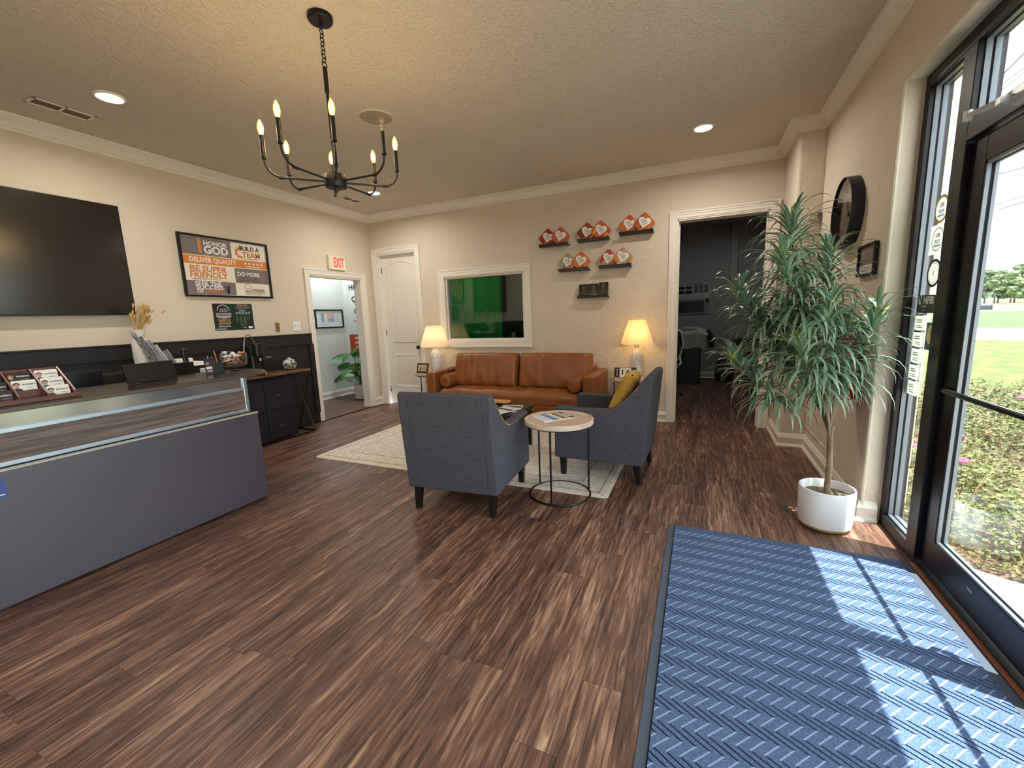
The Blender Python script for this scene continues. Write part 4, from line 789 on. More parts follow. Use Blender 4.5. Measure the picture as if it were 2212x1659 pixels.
t = thing('flip_calendar', 'black and white desk flip calendar showing 16 on the side table', 'calendar', (-.80, 5.12, .605), R(6)); fr = frame((0, 0, 0), (1, 0, 0), (0, .25, 1)).to_3x3().to_4x4()
b = B()
for x in (-.135, .135): b.tube([(x, -.04, .004), (x*.96, .012, .13), (x, .06, .004)], .003, 6)
b.tube([(-.135, -.04, .004), (.135, -.04, .004)], .003, 6).tube([(-.135, .06, .004), (.135, .06, .004)], .003, 6).tube([(-.13, .012, .13), (.13, .012, .13)], .003, 6).obj('wire_stand', BLK, t)
for k, (mt, s_, tm) in enumerate(((INK, 'W\nE\nD', WHT), (PAPER, '1', INK), (PAPER, '6', INK), (INK, 'J\nU\nL', WHT))):
    o = B().box(-.027, .027, -.115, -.006, 0, .004).obj('flip_card', mt, t, .001); o.matrix_local = Matrix.Translation((-.096+.064*k, .004, .134)) @ fr
    e_ = text(s_, .085 if k in (1, 2) else .03, tm, o, 0, -.06, .0045, .035 if k in (1, 2) else .01)
    for q in (-.012, .012): B().torus((q, 0, .0), .009, .0014, 12, 5, 'x').obj('binder_ring', BRASS, o, loc=(0, 0, 0))
t = thing('desk_plaque', 'small framed award plaque standing by the left lamp', 'plaque', (-3.745, 5.11, .605), R(-4)); fr = frame((0, 0, 0), (1, 0, 0), (-.0, .3, 1)).to_3x3().to_4x4()
B().box(-.105, .105, 0, .15, 0, .014).obj('board', M('plaque_bronze', (62, 50, 34), .4), t, .003, mx=fr); B().box(-.078, .078, .028, .122, .014, .0155).obj('plate', M('plaque_plate', (206, 190, 154), .4, .3), t, mx=fr)
o = B().prism([(-.055, .04), (-.02, .04), (-.02, .052), (-.03, .056), (-.026, .075), (-.035, .1), (-.042, .075), (-.04, .056), (-.055, .052)], .0156, .0162).obj('figure', INK, t, mx=fr)
for k, s_ in enumerate(('Positive', 'Workplace', 'Member')): text(s_, .022, INK, t, name='lettering').matrix_local = fr @ Matrix.Translation((.03, .088-.022*k, .016))
B().box(-.01, .01, .02, .09, 0, .006).obj('easel', BLK, t)

# ------------------------------------------------------------------ reception desk
YD = 2.155; Y0 = -1.1
DKP = M('desk_laminate', (70, 64, 76), .42, spec=1.0); DKT = M('counter_laminate', (52, 40, 38), .22, c2=(40, 30, 29), ns=5, stretch=(1, 8, 8), spec=.6)
WDP = M('panel_walnut_grey', (122, 106, 100), .5, c2=(84, 72, 68), ns=3.2, stretch=(6, 1.1, 30), detail=6, pos=(.4, .6)); GPL = M('panel_grey', (176, 178, 184), .16, .75)
t = thing('reception_desk', 'long dark reception desk with aluminium rails and a raised rounded counter', 'reception desk', (-3.19, 0, 0))
B().box(-.03, 0, Y0, YD, .012, .708).obj('front_panel', DKP, t, .002); B().box(-.034, .002, Y0, YD+.004, .708, .716).obj('edge_band', M('edge_pale', (196, 192, 186), .4), t, .001)
B().box(-.75, -.03, YD-.03, YD, .012, .70).obj('end_panel', DKP, t, .002); B().box(-.77, .0, Y0, YD+.01, .70, .7085).obj('work_surface', DKT, t, .002) if False else B().box(-.80, -.034, Y0, YD+.02, .690, .714).obj('work_surface', DKT, t, .003)
B().box(-.72, -.05, Y0, YD-.05, 0, .012).obj('plinth', BLKP, t)
xr = -.075
for z0, z1 in ((.716, .742), (.888, .914)): B().box(xr-.03, xr+.012, Y0, YD-.045, z0, z1).obj('rail', ALU, t, .003)
B().box(xr-.022, xr, Y0, YD-.045, .742, .888).obj('wood_panel', WDP, t); B().box(xr-.022, xr, Y0, YD-.045, .914, .995).obj('upper_panel', GPL, t)
B().box(xr-.04, xr+.014, YD-.045, YD-.012, .716, .995).obj('post', ALU, t, .006); B().box(xr-.04, xr-.02, YD-.012, YD-.002, .716, .995).obj('post_cap', ALU, t, .003)
arc = [(-.31+.29*math.cos(R(a)), 2.13+.29*math.sin(R(a))) for a in range(0, 181, 12)]
B().prism([(-.02, Y0)]+arc+[(-.60, Y0)], .995, 1.02).obj('counter_top', DKT, t, .004); B().prism([(-.018, Y0)]+[(-.31+.2925*math.cos(R(a)), 2.13+.2925*math.sin(R(a))) for a in range(0, 181, 12)]+[(-.31+.28*math.cos(R(a)), 2.13+.28*math.sin(R(a))) for a in range(180, -1, -12)]+[(-.03, Y0)], .998, 1.017).obj('edge_band', M('counter_edge', (92, 82, 74), .3), t)
B().box(-.58, -.56, Y0, YD-.1, .714, .995).obj('back_support', DKP, t)
lg = thing('desk_sticker', 'blue square logo sticker at the left end of the desk front', 'sticker', mx=frame((-3.1895, .80, .625), (0, 1, 0))); rect(lg, 'backing', M('sticker_royal', (62, 84, 148), .5), -.11, .0, -.05, .05, 0, .0006); B().prism([(-.06, .01), (-.02, .045), (-.03, .03), (-.018, .026), (-.04, .01)], .0008, .0012).obj('emblem', WHT, lg); disc(lg, 'emblem', WHT, -.045, -.005, .02, .0008, .0012, 14); rect(lg, 'rule', WHT, -.1, -.008, -.036, -.031, .0008, .0012)
CZ = 1.02
# business card rack
MAH = M('mahogany', (104, 56, 46), .35, c2=(84, 42, 36), ns=6, stretch=(8, 1, 8))
RK = frame((-3.50, 1.30, CZ), (.1, 1, 0)); # local x = along desk, z = towards the room
t = thing('card_rack', 'mahogany stepped business card rack on the left end of the counter', 'card rack', (-3.35, 0, CZ))
B().box(-.14, .06, .58, 1.175, 0, .016).obj('base', MAH, t, .004); B().box(.045, .066, .57, 1.185, 0, .026).obj('front_lip', MAH, t, .003)
for y in (.6, .722, .833, .944, 1.055, 1.168): B().prism([(.05, .012), (.05, .04), (-.125, .172), (-.14, .172), (-.14, 0), (.05, 0)], y-.005, y+.005, 'y').obj('divider', MAH, t, .002)
for k in range(3): B().box(-.135+.054*k, -.128+.054*k, .59, 1.165, 0, .15-.043*k).obj('tier', MAH, t, .002)
B().box(-.148, -.139, .58, 1.175, 0, .172).obj('back', MAH, t, .002)
CW, CD = PAPER, M('card_dark', (44, 34, 38), .5); SK = M('card_skin', (190, 150, 130), .6); SUIT = M('card_suit', (66, 54, 56), .6)
def cards(col, tier, white, label, hair):
    t = thing('card_stack', label, 'business cards', group='stacks of business cards in the rack'); ups = Vector((-.28, 0, 1)); fr = frame((-3.437+.054*tier, 1.11-.111*(2-col), CZ+.113-.043*tier), (0, 1, 0), ups)
    t.matrix_world = fr; B().prism(rrect(-.047, .047, -.03, .05, .006, 3), -.012, 0).obj('cards', CW if white else CD, t, .001); x = -.03
    disc(t, 'portrait_head', SK, x, .022, .013, .0003, .0008, 14, .75); B().prism([(x-.016, -.03), (x+.034, -.03), (x+.018, -.002), (x+.006, .008), (x-.006, .008), (x-.014, -.002)], .0003, .0007).obj('portrait_body', SUIT, t); annulus(t, 'portrait_hair', M('card_hair_%d' % hair, ((40, 30, 28), (120, 80, 50), (60, 56, 54))[hair], .7), x, .024, .009, .014, .0009, .0012, 12, 0, PI)
    text('builders', .014, INK if white else WHT, t, .017, .026, .0006, .01, w=.05); print_lines(t, GR2, .006, .042, .008, 2, .012, .003, .0004)
for col, tier, wh, lb, hr in ((2, 0, 1, 'white business cards with a long-haired portrait, back row at the right end of the rack', 1), (2, 1, 1, 'white business cards with a short-haired portrait, middle row at the right end of the rack', 2), (2, 2, 1, 'white business cards in the front row at the right end of the rack', 0),
    (1, 1, 1, 'white business cards in the middle column of the rack', 0), (1, 0, 0, 'dark business cards at the back of the middle column of the rack', 1), (0, 0, 0, 'dark business cards at the back left of the rack', 1), (0, 1, 0, 'dark business cards in the middle row at the left of the rack', 2), (0, 2, 0, 'dark business cards in the front row at the left of the rack', 0)): cards(col, tier, wh, lb, hr)
# small monitor seen from behind on the counter
t = thing('payment_screen', 'black screen panel seen from behind on the counter beside the card rack', 'screen', (-3.60, 1.69, CZ), 0)
o = B().prism(rrect(-.17, .17, 0, .135, .006), -.008, .008).obj('panel', BLKP, t, .003); o.matrix_local = frame((.02, 0, .004), (-.2, 1, 0), (-.25, 0, 1)); B().box(-.09, .0, -.06, .06, 0, .006).obj('foot', BLKP, t, .002)
# things on the work surface behind the counter
def lcd(label, x, y, rz, w, h, zb):
    t = thing('computer_monitor', label, 'monitor', (x, y, .714), rz); B().prism(rrect(-w/2, w/2, 0, h, .008), 0, .03, mx=frame((0, 0, zb), (0, 1, 0))).obj('housing', BLKP, t, .003)
    B().box(.0, .03, -.03, .03, .01, zb+.1).obj('neck', BLKP, t); B().box(-.09, .11, -.11, .11, 0, .012).obj('foot', BLKP, t, .004); return t
lcd('black monitor behind the counter, next to the white vase', -3.99, 1.98, R(4), .40, .29, .10)
o = B().box(.03, .036, -.2, -.195, .1, .39)
t = thing('white_folder_box', 'white upright file box edge behind the counter by the monitor', 'box', (-3.93, 2.24, .714), R(4)); B().box(-.05, .05, -.012, .012, 0, .325).obj('panel', WHT, t, .002)
lcd('wide black monitor behind the card rack', -4.12, 1.40, R(-3), .42, .31, .08)
t = thing('office_chair', 'black office chair back behind the reception desk', 'office chair', (-4.35, 1.05, 0), R(100))
cushion(.5, .5, .1).obj('seat', BLKP, t, smooth=True, loc=(0, 0, .45)); B().prism(rrect(-.24, .24, .55, 1.06, .05), -.26, -.21, 'y').obj('backrest', BLKP, t, .01); B().cyl((0, 0, .09), (0, 0, .46), .03).obj('column', BLK, t)
for k in range(5): B().tube([(0, 0, .1), (.28*math.cos(2*PI*k/5), .28*math.sin(2*PI*k/5), .06)], .02, 6).obj('foot', BLK, t); B().cyl((.28*math.cos(2*PI*k/5), .28*math.sin(2*PI*k/5)-.02, .025), (.28*math.cos(2*PI*k/5), .28*math.sin(2*PI*k/5)+.02, .025), .025, 12).obj('caster', BLK, t)
B().box(-.03, .03, -.25, -.2, .4, .7).obj('spine', BLK, t)
t = thing('paper_tray', 'white letter tray with papers on the desk behind the pen holder', 'paper tray', (-3.98, 2.12, .98), R(2)) if False else None
t = thing('paper_tray', 'white letter tray with loose papers behind the candy dish', 'paper tray', (-4.55, 2.47, 1.03)); B().box(-.13, .15, -.11, .11, 0, .012).obj('tray', WHT, t, .003); B().box(-.12, .14, -.1, .1, .012, .03).obj('papers', PAPER, t)
t = thing('white_dispenser', 'small white box behind the candy dish on the low shelf unit', 'box', (-4.75, 2.5, 1.03)); B().box(-.05, .05, -.08, .08, 0, .06).obj('case', WHT, t, .006)
# white vase with dried bunny tail grass and a bundle of rolled papers
t = thing('filing_shelf', 'low black shelf unit against the wainscot carrying the white vase', 'shelf unit', (-4.66, 2.05, 0)); B().box(-.22, .2, -.5, .55, 0, 1.03).obj('carcass', M('shelf_unit_black', (20, 20, 24), .5), t, .004)
for z in (.35, .69): B().box(.2, .206, -.47, .42, z, z+.3).obj('door', M('shelf_unit_black', (20, 20, 24), .5), t, .002)
t = thing('white_vase', 'tall white vase of dried bunny tail grass under the television corner', 'vase', (-4.62, 2.12, 1.03))
B().lathe([(.04, 0), (.058, .01), (.062, .14), (.06, .24), (.05, .27), (.043, .285), (.046, .30), (.056, .36), (.052, .36), (.042, .3), (.03, .2)], 26).obj('vessel', M('vase_white', (228, 224, 220), .4), t, smooth=True)
STEM = M('dry_stem', (196, 166, 112), .8); TAIL = M('bunny_tail', (188, 156, 104), .95, bump=.3, bs=200); st_ = B()
for k in range(90):
    a = random.uniform(0, 2*PI); sp_ = abs(random.gauss(0, .42)); ln = random.uniform(.12, .27) if k else .3; d = Vector((.25*math.cos(a)*sp_, .42*math.sin(a)*sp_+.16+.1*random.random()+(.55 if k == 0 else 0), 1)).normalized()
    p0 = Vector((0, random.uniform(-.02, .02), .3)); p1 = p0+d*ln*.6; p2 = p1+(d+Vector((0, .35*random.random(), -.1))).normalized()*ln*.4; st_.tube([p0, p1, p2], .0012, 4); dd = (p2-p1).normalized()
    b = B(); b.tube([p2-dd*.004, p2+dd*.012, p2+dd*.03, p2+dd*.042], [.003, .0085, .0075, .001], 7); b.obj('grass_head', TAIL, t, smooth=True)
stuff(st_.obj('stems', STEM, t))
for k, (dy, h, w) in enumerate(((-.015, .36, .03), (.015, .32, .05), (.05, .28, .07), (.085, .23, .06), (.13, .17, .08))):
    t = thing('pamphlet', ('narrow black-topped pamphlet leaning furthest left before the vase', 'silver printed pamphlet second in the leaning stack by the vase', 'white printed pamphlet third in the leaning stack by the vase', 'fourth pale pamphlet of the leaning stack by the vase', 'short clear-wrapped leaflet at the right end of the leaning stack')[k], 'pamphlet', (-4.44-.02*k, 2.16+dy*1.25, 1.03), R(-8*k), 'leaning pamphlets')
    o = B().box(-w/2, w/2, 0, h, 0, .008).obj('sheet', M('pamphlet_%d' % k, ((60, 60, 64), (170, 170, 176), (222, 220, 218), (190, 190, 196), (200, 200, 204))[k], .35, c2=((190, 188, 186), (90, 90, 96), (140, 140, 144), (230, 230, 230), (110, 110, 116))[k], ns=18, stretch=(3, 1, 1)), t); o.matrix_local = frame((0, 0, .004), (.6, .72, .3), (0, -.42, .9))
t = thing('desk_phone_base', 'black box holding leaflets in front of the white vase', 'box', (-4.38, 2.04, 1.03)); B().box(-.05, .05, -.10, .08, 0, .06).obj('case', M('box_charcoal', (52, 52, 60), .5), t, .004)
t = thing('cordless_phone', 'black cordless handset standing against the wainscot', 'phone', (-4.50, 2.40, 1.03)); B().box(-.03, .03, -.035, .035, 0, .02).obj('cradle', BLKP, t, .004); o = B().prism(rrect(-.025, .025, 0, .15, .008), 0, .02).obj('handset', BLKP, t, .004); o.matrix_local = frame((0, 0, .015), (-.3, 1, 0), (-.1, 0, 1)); B().box(.02, .024, -.02, -.017, .02, .16).obj('trim', GRY, t)
# pen holder, candy dish
t = thing('pen_holder', 'black mesh desk organiser with pens and a photo card on the counter', 'pen holder', (-3.60, 2.13, CZ), R(80))
b = B(); b.box(-.05, .05, -.035, .035, 0, .004); [b.box(*q, 0, .085) for q in ((-.05, -.047, -.035, .035), (.047, .05, -.035, .035), (-.05, .05, -.035, -.032), (-.05, .05, .032, .035), (-.002, .002, -.035, .035))]; b.obj('cup', BLKP, t); o = B().box(-.04, .04, 0, .125, 0, .003).obj('card_holder', BLKP, t); o.matrix_local = frame((-.045, -.045, 0), (1, 0, 0), (0, .2, 1))
for q, (x, y, w, h, mt) in enumerate(((-.018, .085, .024, .02, M('pin_red', (190, 120, 116), .5)), (-.012, .05, .04, .018, WHT), (-.01, .025, .036, .022, GR2))): o2_ = B().box(x-w/2, x+w/2, y-h/2, y+h/2, .003, .0036).obj('card_print', mt, o)
for x, y, h, c, nm in ((-.03, 0, .13, BLK, 'a'), (-.015, .015, .14, M('pen_grey', (170, 172, 176), .3, .4), 'b'), (.005, -.01, .135, M('pen_steel', (130, 132, 140), .3, .6), 'c'), (.03, .0, .185, M('pencil_orange', (214, 116, 62), .5), 'd')):
    p = thing('pencil' if nm == 'd' else 'pen', {'a': 'black pen in the desk organiser', 'b': 'pale grey pen in the desk organiser', 'c': 'steel coloured pen in the desk organiser', 'd': 'tall orange pencil in the desk organiser'}[nm], 'pen', (-3.60, 2.13, CZ), R(80), 'pens in the organiser'); B().tube([(x, y, .005), (x-.02, y+.005, h-.02), (x-.022, y+.006, h)], [.0045, .0045, .002], 8).obj('barrel', c, p, smooth=True)
CGL = glass('clear_glass', (.96, .97, .97), .07, .02)
DX, DY = -3.60, 2.29
t = thing('candy_dish', 'footed clear glass bowl full of wrapped candies on the counter end', 'candy dish', (DX, DY, CZ)); B().lathe([(.055, 0), (.058, .004), (.02, .012), (.012, .02), (.015, .03), (.05, .036), (.09, .044), (.097, .07), (.1, .15), (.097, .15), (.093, .07), (.086, .05), (.04, .042), (.002, .04)], 32).obj('bowl', CGL, t, smooth=True)
CC = [((190, 26, 34), 'red'), ((236, 234, 232), 'white'), ((226, 150, 150), 'pink'), ((60, 44, 40), 'brown'), ((210, 176, 110), 'gold'), ((110, 140, 90), 'green')]; protos = {}
for k in range(40):
    lv = k//12; a = k*2.4; rr = (.02+.05*((k*7) % 11)/11) if lv else .06*((k*5) % 11)/11; col, nm = CC[(0, 1, 0, 1, 2, 3, 1, 4, 0, 1, 5)[k % 11]]
    loc = (DX+rr*math.cos(a), DY+rr*math.sin(a), CZ+.062+.03*lv+random.uniform(-.004, .006)); 
    if nm not in protos:
        c = thing('candy', nm + ' wrapped candy heaped in the footed glass bowl', 'candy', loc, a, 'candies in the glass bowl'); mt = M('candy_'+nm, col, .3)
        B().ball((0, 0, 0), .0135, 1, (1.2, 1, .85)).obj('wrapper', mt, c, smooth=True); B().ring_loft([[(.014, .002*math.cos(q), .002*math.sin(q)) for q in (0, 2, 4)], [(.026, .01*math.cos(q), .01*math.sin(q)) for q in (0, 2, 4)]]).obj('twist', mt, c); protos[nm] = c
    else: c = dup(protos[nm], loc, a); c.rotation_euler = (random.uniform(-.6, .6), random.uniform(-.6, .6), a)
# console with coffee machine
CW_ = M('console_wood', (128, 92, 62), .45, c2=(84, 58, 42), ns=5, stretch=(8, 1.2, 8))
t = thing('console_table', 'narrow wood-topped console with black X ends against the wainscot', 'console table', (-4.725, 3.27, 0)); B().box(-.165, .165, -.60, .585, .795, .82).obj('table_top', CW_, t, .003); B().box(-.15, .15, -.59, .575, .78, .795).obj('frame', BLK, t)
for y in (-.58, .57):
    B().tube([(.15, y, .785), (-.15, y, .01)], .011, 4).obj('brace', BLK, t); B().tube([(-.15, y, .785), (.15, y, .01)], .011, 4).obj('brace', BLK, t); B().box(-.16, .16, y-.01, y+.01, 0, .018).obj('foot_bar', BLK, t)
B().box(.14, .158, -.58, .57, .0, .016).obj('stretcher', BLK, t)
NAV = M('cabinet_navy', (22, 24, 34), .45)
t = thing('file_cabinet', 'dark two-drawer filing cabinet under the console', 'file cabinet', (-4.74, 3.28, 0)); B().box(-.14, .12, -.36, .345, .02, .77).obj('carcass', NAV, t, .004)
for z0, z1 in ((.04, .36), (.40, .75)):
    for y0, y1 in ((-.35, -.06), (-.05, .335)): d_ = B().box(.12, .136, y0, y1, z0, z1).obj('drawer', NAV, t, .003)
    B().box(.136, .144, .09, .14, (z0+z1)/2-.02, (z0+z1)/2-.015).obj('handle', GRY, d_)
t = thing('coffee_machine', 'black pod coffee machine with a silver lever hoop on the console', 'coffee machine', (-4.68, 3.22, .82), 0)
B().prism(rrect(-.13, .02, -.06, .06, .03), .0, .33).obj('body', BLKP, t, .01); B().box(.0, .11, -.05, .05, 0, .02).obj('drip_tray', BLKP, t, .004); B().prism(rrect(-.0, .1, -.05, .05, .03), .22, .37).obj('brew_head', BLKP, t, .012); B().cyl((.08, 0, .17), (.08, 0, .2), .014).obj('spout', CHR, t)
B().tube([(-.03+.0*k, -.07*math.cos(PI*k/12)-.03, .27 + .2*math.sin(PI*k/12)) for k in range(13)], .006, 8).obj('lever', M('lever_silver', (150, 150, 150), .25, .8), t, smooth=True); B().prism(rrect(-.13, .0, .06, .12, .02), 0, .2).obj('water_tank', glass('smoke_tank', (.25, .25, .27), .1), t); B().box(.0, .06, .1, .16, .19, .205).obj('side_spout', GRY, t, .003); B().cyl((.11, .03, .0), (.11, .03, .03), .012).obj('tap', CHR, t)
t = thing('pod_basket', 'round wire basket heaped with white coffee pods on the console', 'basket', (-4.74, 3.70, .82)); b = B(); b.torus((0, 0, .004), .045, .003, 24, 6); b.torus((0, 0, .085), .095, .003, 30, 6)
for k in range(14): a = 2*PI*k/14; b.tube([(.045*math.cos(a), .045*math.sin(a), .004), (.085*math.cos(a+.15), .085*math.sin(a+.15), .04), (.095*math.cos(a+.3), .095*math.sin(a+.3), .085)], .002, 5)
b.obj('wire_bowl', BLK, t, smooth=True); pod0 = None
for k in range(26):
    if k < 7: rr, zz = .05, .035
    elif k < 17: rr, zz = .066, .072
    elif k < 24: rr, zz = .042, .105
    else: rr, zz = .012, .135
    a = k*2*PI/(7, 10, 7, 2)[0 if k < 7 else 1 if k < 17 else 2 if k < 24 else 3]; loc = (-4.74+rr*math.cos(a), 3.70+rr*math.sin(a), .82+zz)
    if pod0 is None:
        pod0 = thing('coffee_pod', 'small white coffee pod in the round wire basket', 'coffee pod', loc, 0, 'coffee pods in the wire basket'); B().lathe([(.012, -.014), (.019, .01), (.022, .012), (.022, .015), (.002, .015)], 14).obj('cup', M('pod_white', (232, 228, 220), .4), pod0, smooth=True); B().lathe([(.019, .0152), (.002, .0156)], 14).obj('lid', M('pod_lid', (92, 92, 88), .3, .3), pod0); c = pod0
    else: c = dup(pod0, loc)
    c.rotation_euler = (random.uniform(-1.6, 1.6), random.uniform(-1.6, 1.6), a)

# ------------------------------------------------------------------ entrance mat
MX0, MX1, MY0, MY1 = -.145, 1.07, .35, 2.775
BLU = M('mat_blue', (90, 108, 142), .95, c2=(64, 82, 114), ns=260, stretch=(1, 1, 1), pos=(.42, .6), spec=.1); MBD = M('mat_groove_shade', (24, 32, 56), .95, spec=.1); MBL = M('mat_ridge_lit', (134, 152, 188), .95, spec=.1); MRB = M('mat_rubber', (66, 76, 92), .7)  # pale ridge lines and navy grooves carry light and shade as colour
t = thing('entrance_mat', 'blue entrance mat with a raised herringbone pattern by the glass door', 'door mat', (0, 0, 0))
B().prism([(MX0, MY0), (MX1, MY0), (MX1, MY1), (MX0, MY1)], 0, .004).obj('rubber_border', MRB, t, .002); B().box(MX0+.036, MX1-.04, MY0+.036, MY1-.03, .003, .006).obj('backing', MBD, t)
A_, B_, s_, hh = Vector((.0865, -.0515)), Vector((-.046, -.0505)), .0405, .102
def clip(poly, x0, x1, y0, y1):
    for ax, lim, sg in ((0, x0, 1), (0, x1, -1), (1, y0, 1), (1, y1, -1)):
        out = []
        for i in range(len(poly)):
            p, q = poly[i], poly[(i+1) % len(poly)]; dp, dq = sg*(p[ax]-lim), sg*(q[ax]-lim)
            if dp >= 0: out.append(p)
            if dp*dq < 0: k = dp/(dp-dq); out.append((p[0]+(q[0]-p[0])*k, p[1]+(q[1]-p[1])*k))
        poly = out
        if len(poly) < 3: return None
    return poly
pile, lit_ridge = B(), B(); bx = (MX0+.04, MX1-.044, MY0+.04, MY1-.034); g_ = .0058
for r in range(26):
    for i in range(-70, 34):
        P0 = Vector((MX0+.05+s_*(i+r*1.0*0)+.0, MY1-.03-hh*r)) ; P0.x += 0
        e = Vector((s_, 0)); Q0 = P0+A_
        for base, d in ((P0, A_), (Q0, B_)):
            if base.x > MX1+.1 or base.x < MX0-.2 or base.y > MY1+.1 or base.y < MY0-.1: continue
            nrm = Vector((-d.y, d.x)).normalized()
            if nrm.x < 0: nrm = -nrm
            sh_ = e*(g_/max(abs(e.dot(nrm)), 1e-6)/2)*1.0
            k = .5*g_/abs(e.normalized().dot(nrm)); off = Vector((k, 0)); eps = d*.012
            q = clip([tuple(base+off), tuple(base+d+off), tuple(base+d+e-off), tuple(base+e-off)], *bx)
            if q: pile.prism(q, .005, .0105)
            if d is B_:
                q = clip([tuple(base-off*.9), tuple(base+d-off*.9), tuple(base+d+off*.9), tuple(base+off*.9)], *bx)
                if q: lit_ridge.prism(q, .005, .0102)
stuff(pile.obj('raised_pile', BLU, t)); stuff(lit_ridge.obj('lit_ridge_lines', MBL, t))

# ------------------------------------------------------------------ tall dracaena in a white pot by the door
PX, PY = .765, 3.09
t = thing('potted_tree', 'tall faux dracaena with drooping striped leaves in a white pot by the door', 'potted plant', (PX, PY, 0))
CR_ = M('pot_white', (236, 238, 242), .22, coat=.4); B().lathe([(.118, .026), (.14, .03), (.146, .06), (.15, .255), (.147, .262), (.139, .262), (.136, .25), (.132, .19), (.002, .185)], 44).obj('pot', CR_, t, smooth=True, sharp=50)
B().lathe([(.002, .001), (.108, .001), (.132, .012), (.141, .029), (.002, .029)], 44).obj('raw_base', M('pot_raw', (186, 158, 118), .8), t, smooth=True); B().lathe([(.002, .215), (.1345, .208)], 30).obj('moss', M('pot_moss', (92, 84, 64), .95, bump=.6, bs=60), t)
BK = M('tree_bark', (150, 128, 104), .8, c2=(112, 98, 76), ns=16, bump=.3, bs=50)
B().tube([(0, 0, .18), (.004, 0, .4), (-.004, .01, .6), (0, 0, .66)], [.019, .017, .016, .015], 12).obj('trunk', BK, t, smooth=True)
def lf(pitch, ln, w):
    """a long narrow leaf along +x that starts at PITCH and bends down"""
    b = B(); rows = []; p = Vector((0, 0, 0)); a = R(pitch); nseg = 7
    for i in range(nseg+1):
        u = i/nseg; ww = w*(math.sin(PI*min(.5, u*1.2+.12)) if u < .4 else max(.04, 1-((u-.4)/.6)**2.2)); rows.append([(p.x, -ww, p.z+ww*.35), (p.x, 0, p.z), (p.x, ww, p.z+ww*.35)])
        p = p + Vector((math.cos(a), 0, math.sin(a)))*ln/nseg; a = max(a - R(5+(ln*100)*u*(1.0 if pitch > 0 else .6)), R(-84))
    b.ring_loft(rows, False, False); me = b.mesh('leaf')
    uv = me.uv_layers.new(name='UVMap')
    for poly in me.polygons:
        poly.use_smooth = True
        for li in poly.loop_indices: vi = me.loops[li].vertex_index; uv.data[li].uv = ((vi % 3)/2, (vi//3)/nseg)
    return me
lm = bpy.data.materials.new('dracaena_leaf'); lm.use_nodes = True; n, l = lm.node_tree.nodes, lm.node_tree.links; bs_ = n['Principled BSDF']; bs_.inputs['Roughness'].default_value = .32; bs_.inputs['Specular IOR Level'].default_value = .7
uvn = N(n, 'ShaderNodeUVMap'); sx = N(n, 'ShaderNodeSeparateXYZ'); l.new(uvn.outputs['UV'], sx.inputs[0]); m1 = N(n, 'ShaderNodeMath', operation='SUBTRACT'); m1.inputs[1].default_value = .5; m2 = N(n, 'ShaderNodeMath', operation='ABSOLUTE'); l.new(sx.outputs[0], m1.inputs[0]); l.new(m1.outputs[0], m2.inputs[0])
rp = N(n, 'ShaderNodeValToRGB'); e = rp.color_ramp.elements; e[0].position = .0; e[0].color = (*lin((128, 158, 120)), 1); e[1].position = .46; e[1].color = (*lin((206, 214, 160)), 1)
for p, c in ((.1, (106, 144, 126)), (.3, (86, 126, 110)), (.4, (128, 164, 130))): q = e.new(p); q.color = (*lin(c), 1)
l.new(m2.outputs[0], rp.inputs['Fac']); oi = N(n, 'ShaderNodeObjectInfo'); hs = N(n, 'ShaderNodeHueSaturation'); vr = N(n, 'ShaderNodeMapRange'); vr.inputs['To Min'].default_value = .75; vr.inputs['To Max'].default_value = 1.3
l.new(oi.outputs['Random'], vr.inputs['Value']); l.new(vr.outputs[0], hs.inputs['Value']); l.new(rp.outputs['Color'], hs.inputs['Color']); l.new(hs.outputs['Color'], bs_.inputs['Base Color'])
bs_.inputs['Subsurface Weight'].default_value = 0
LY = M('leaf_young', (158, 176, 96), .4)
PITCH = (75, 55, 35, 15, -10, -35); LV = [[lf(p, ln, .0088) for ln in (.24, .29, .34)] for p in PITCH]
LYV = [lf(p, ln, .0085) for p, ln in ((82, .13), (70, .15), (60, .17))]
for g in LV:
    for me in g: me.materials.append(lm)
for me in LYV: me.materials.append(LY)
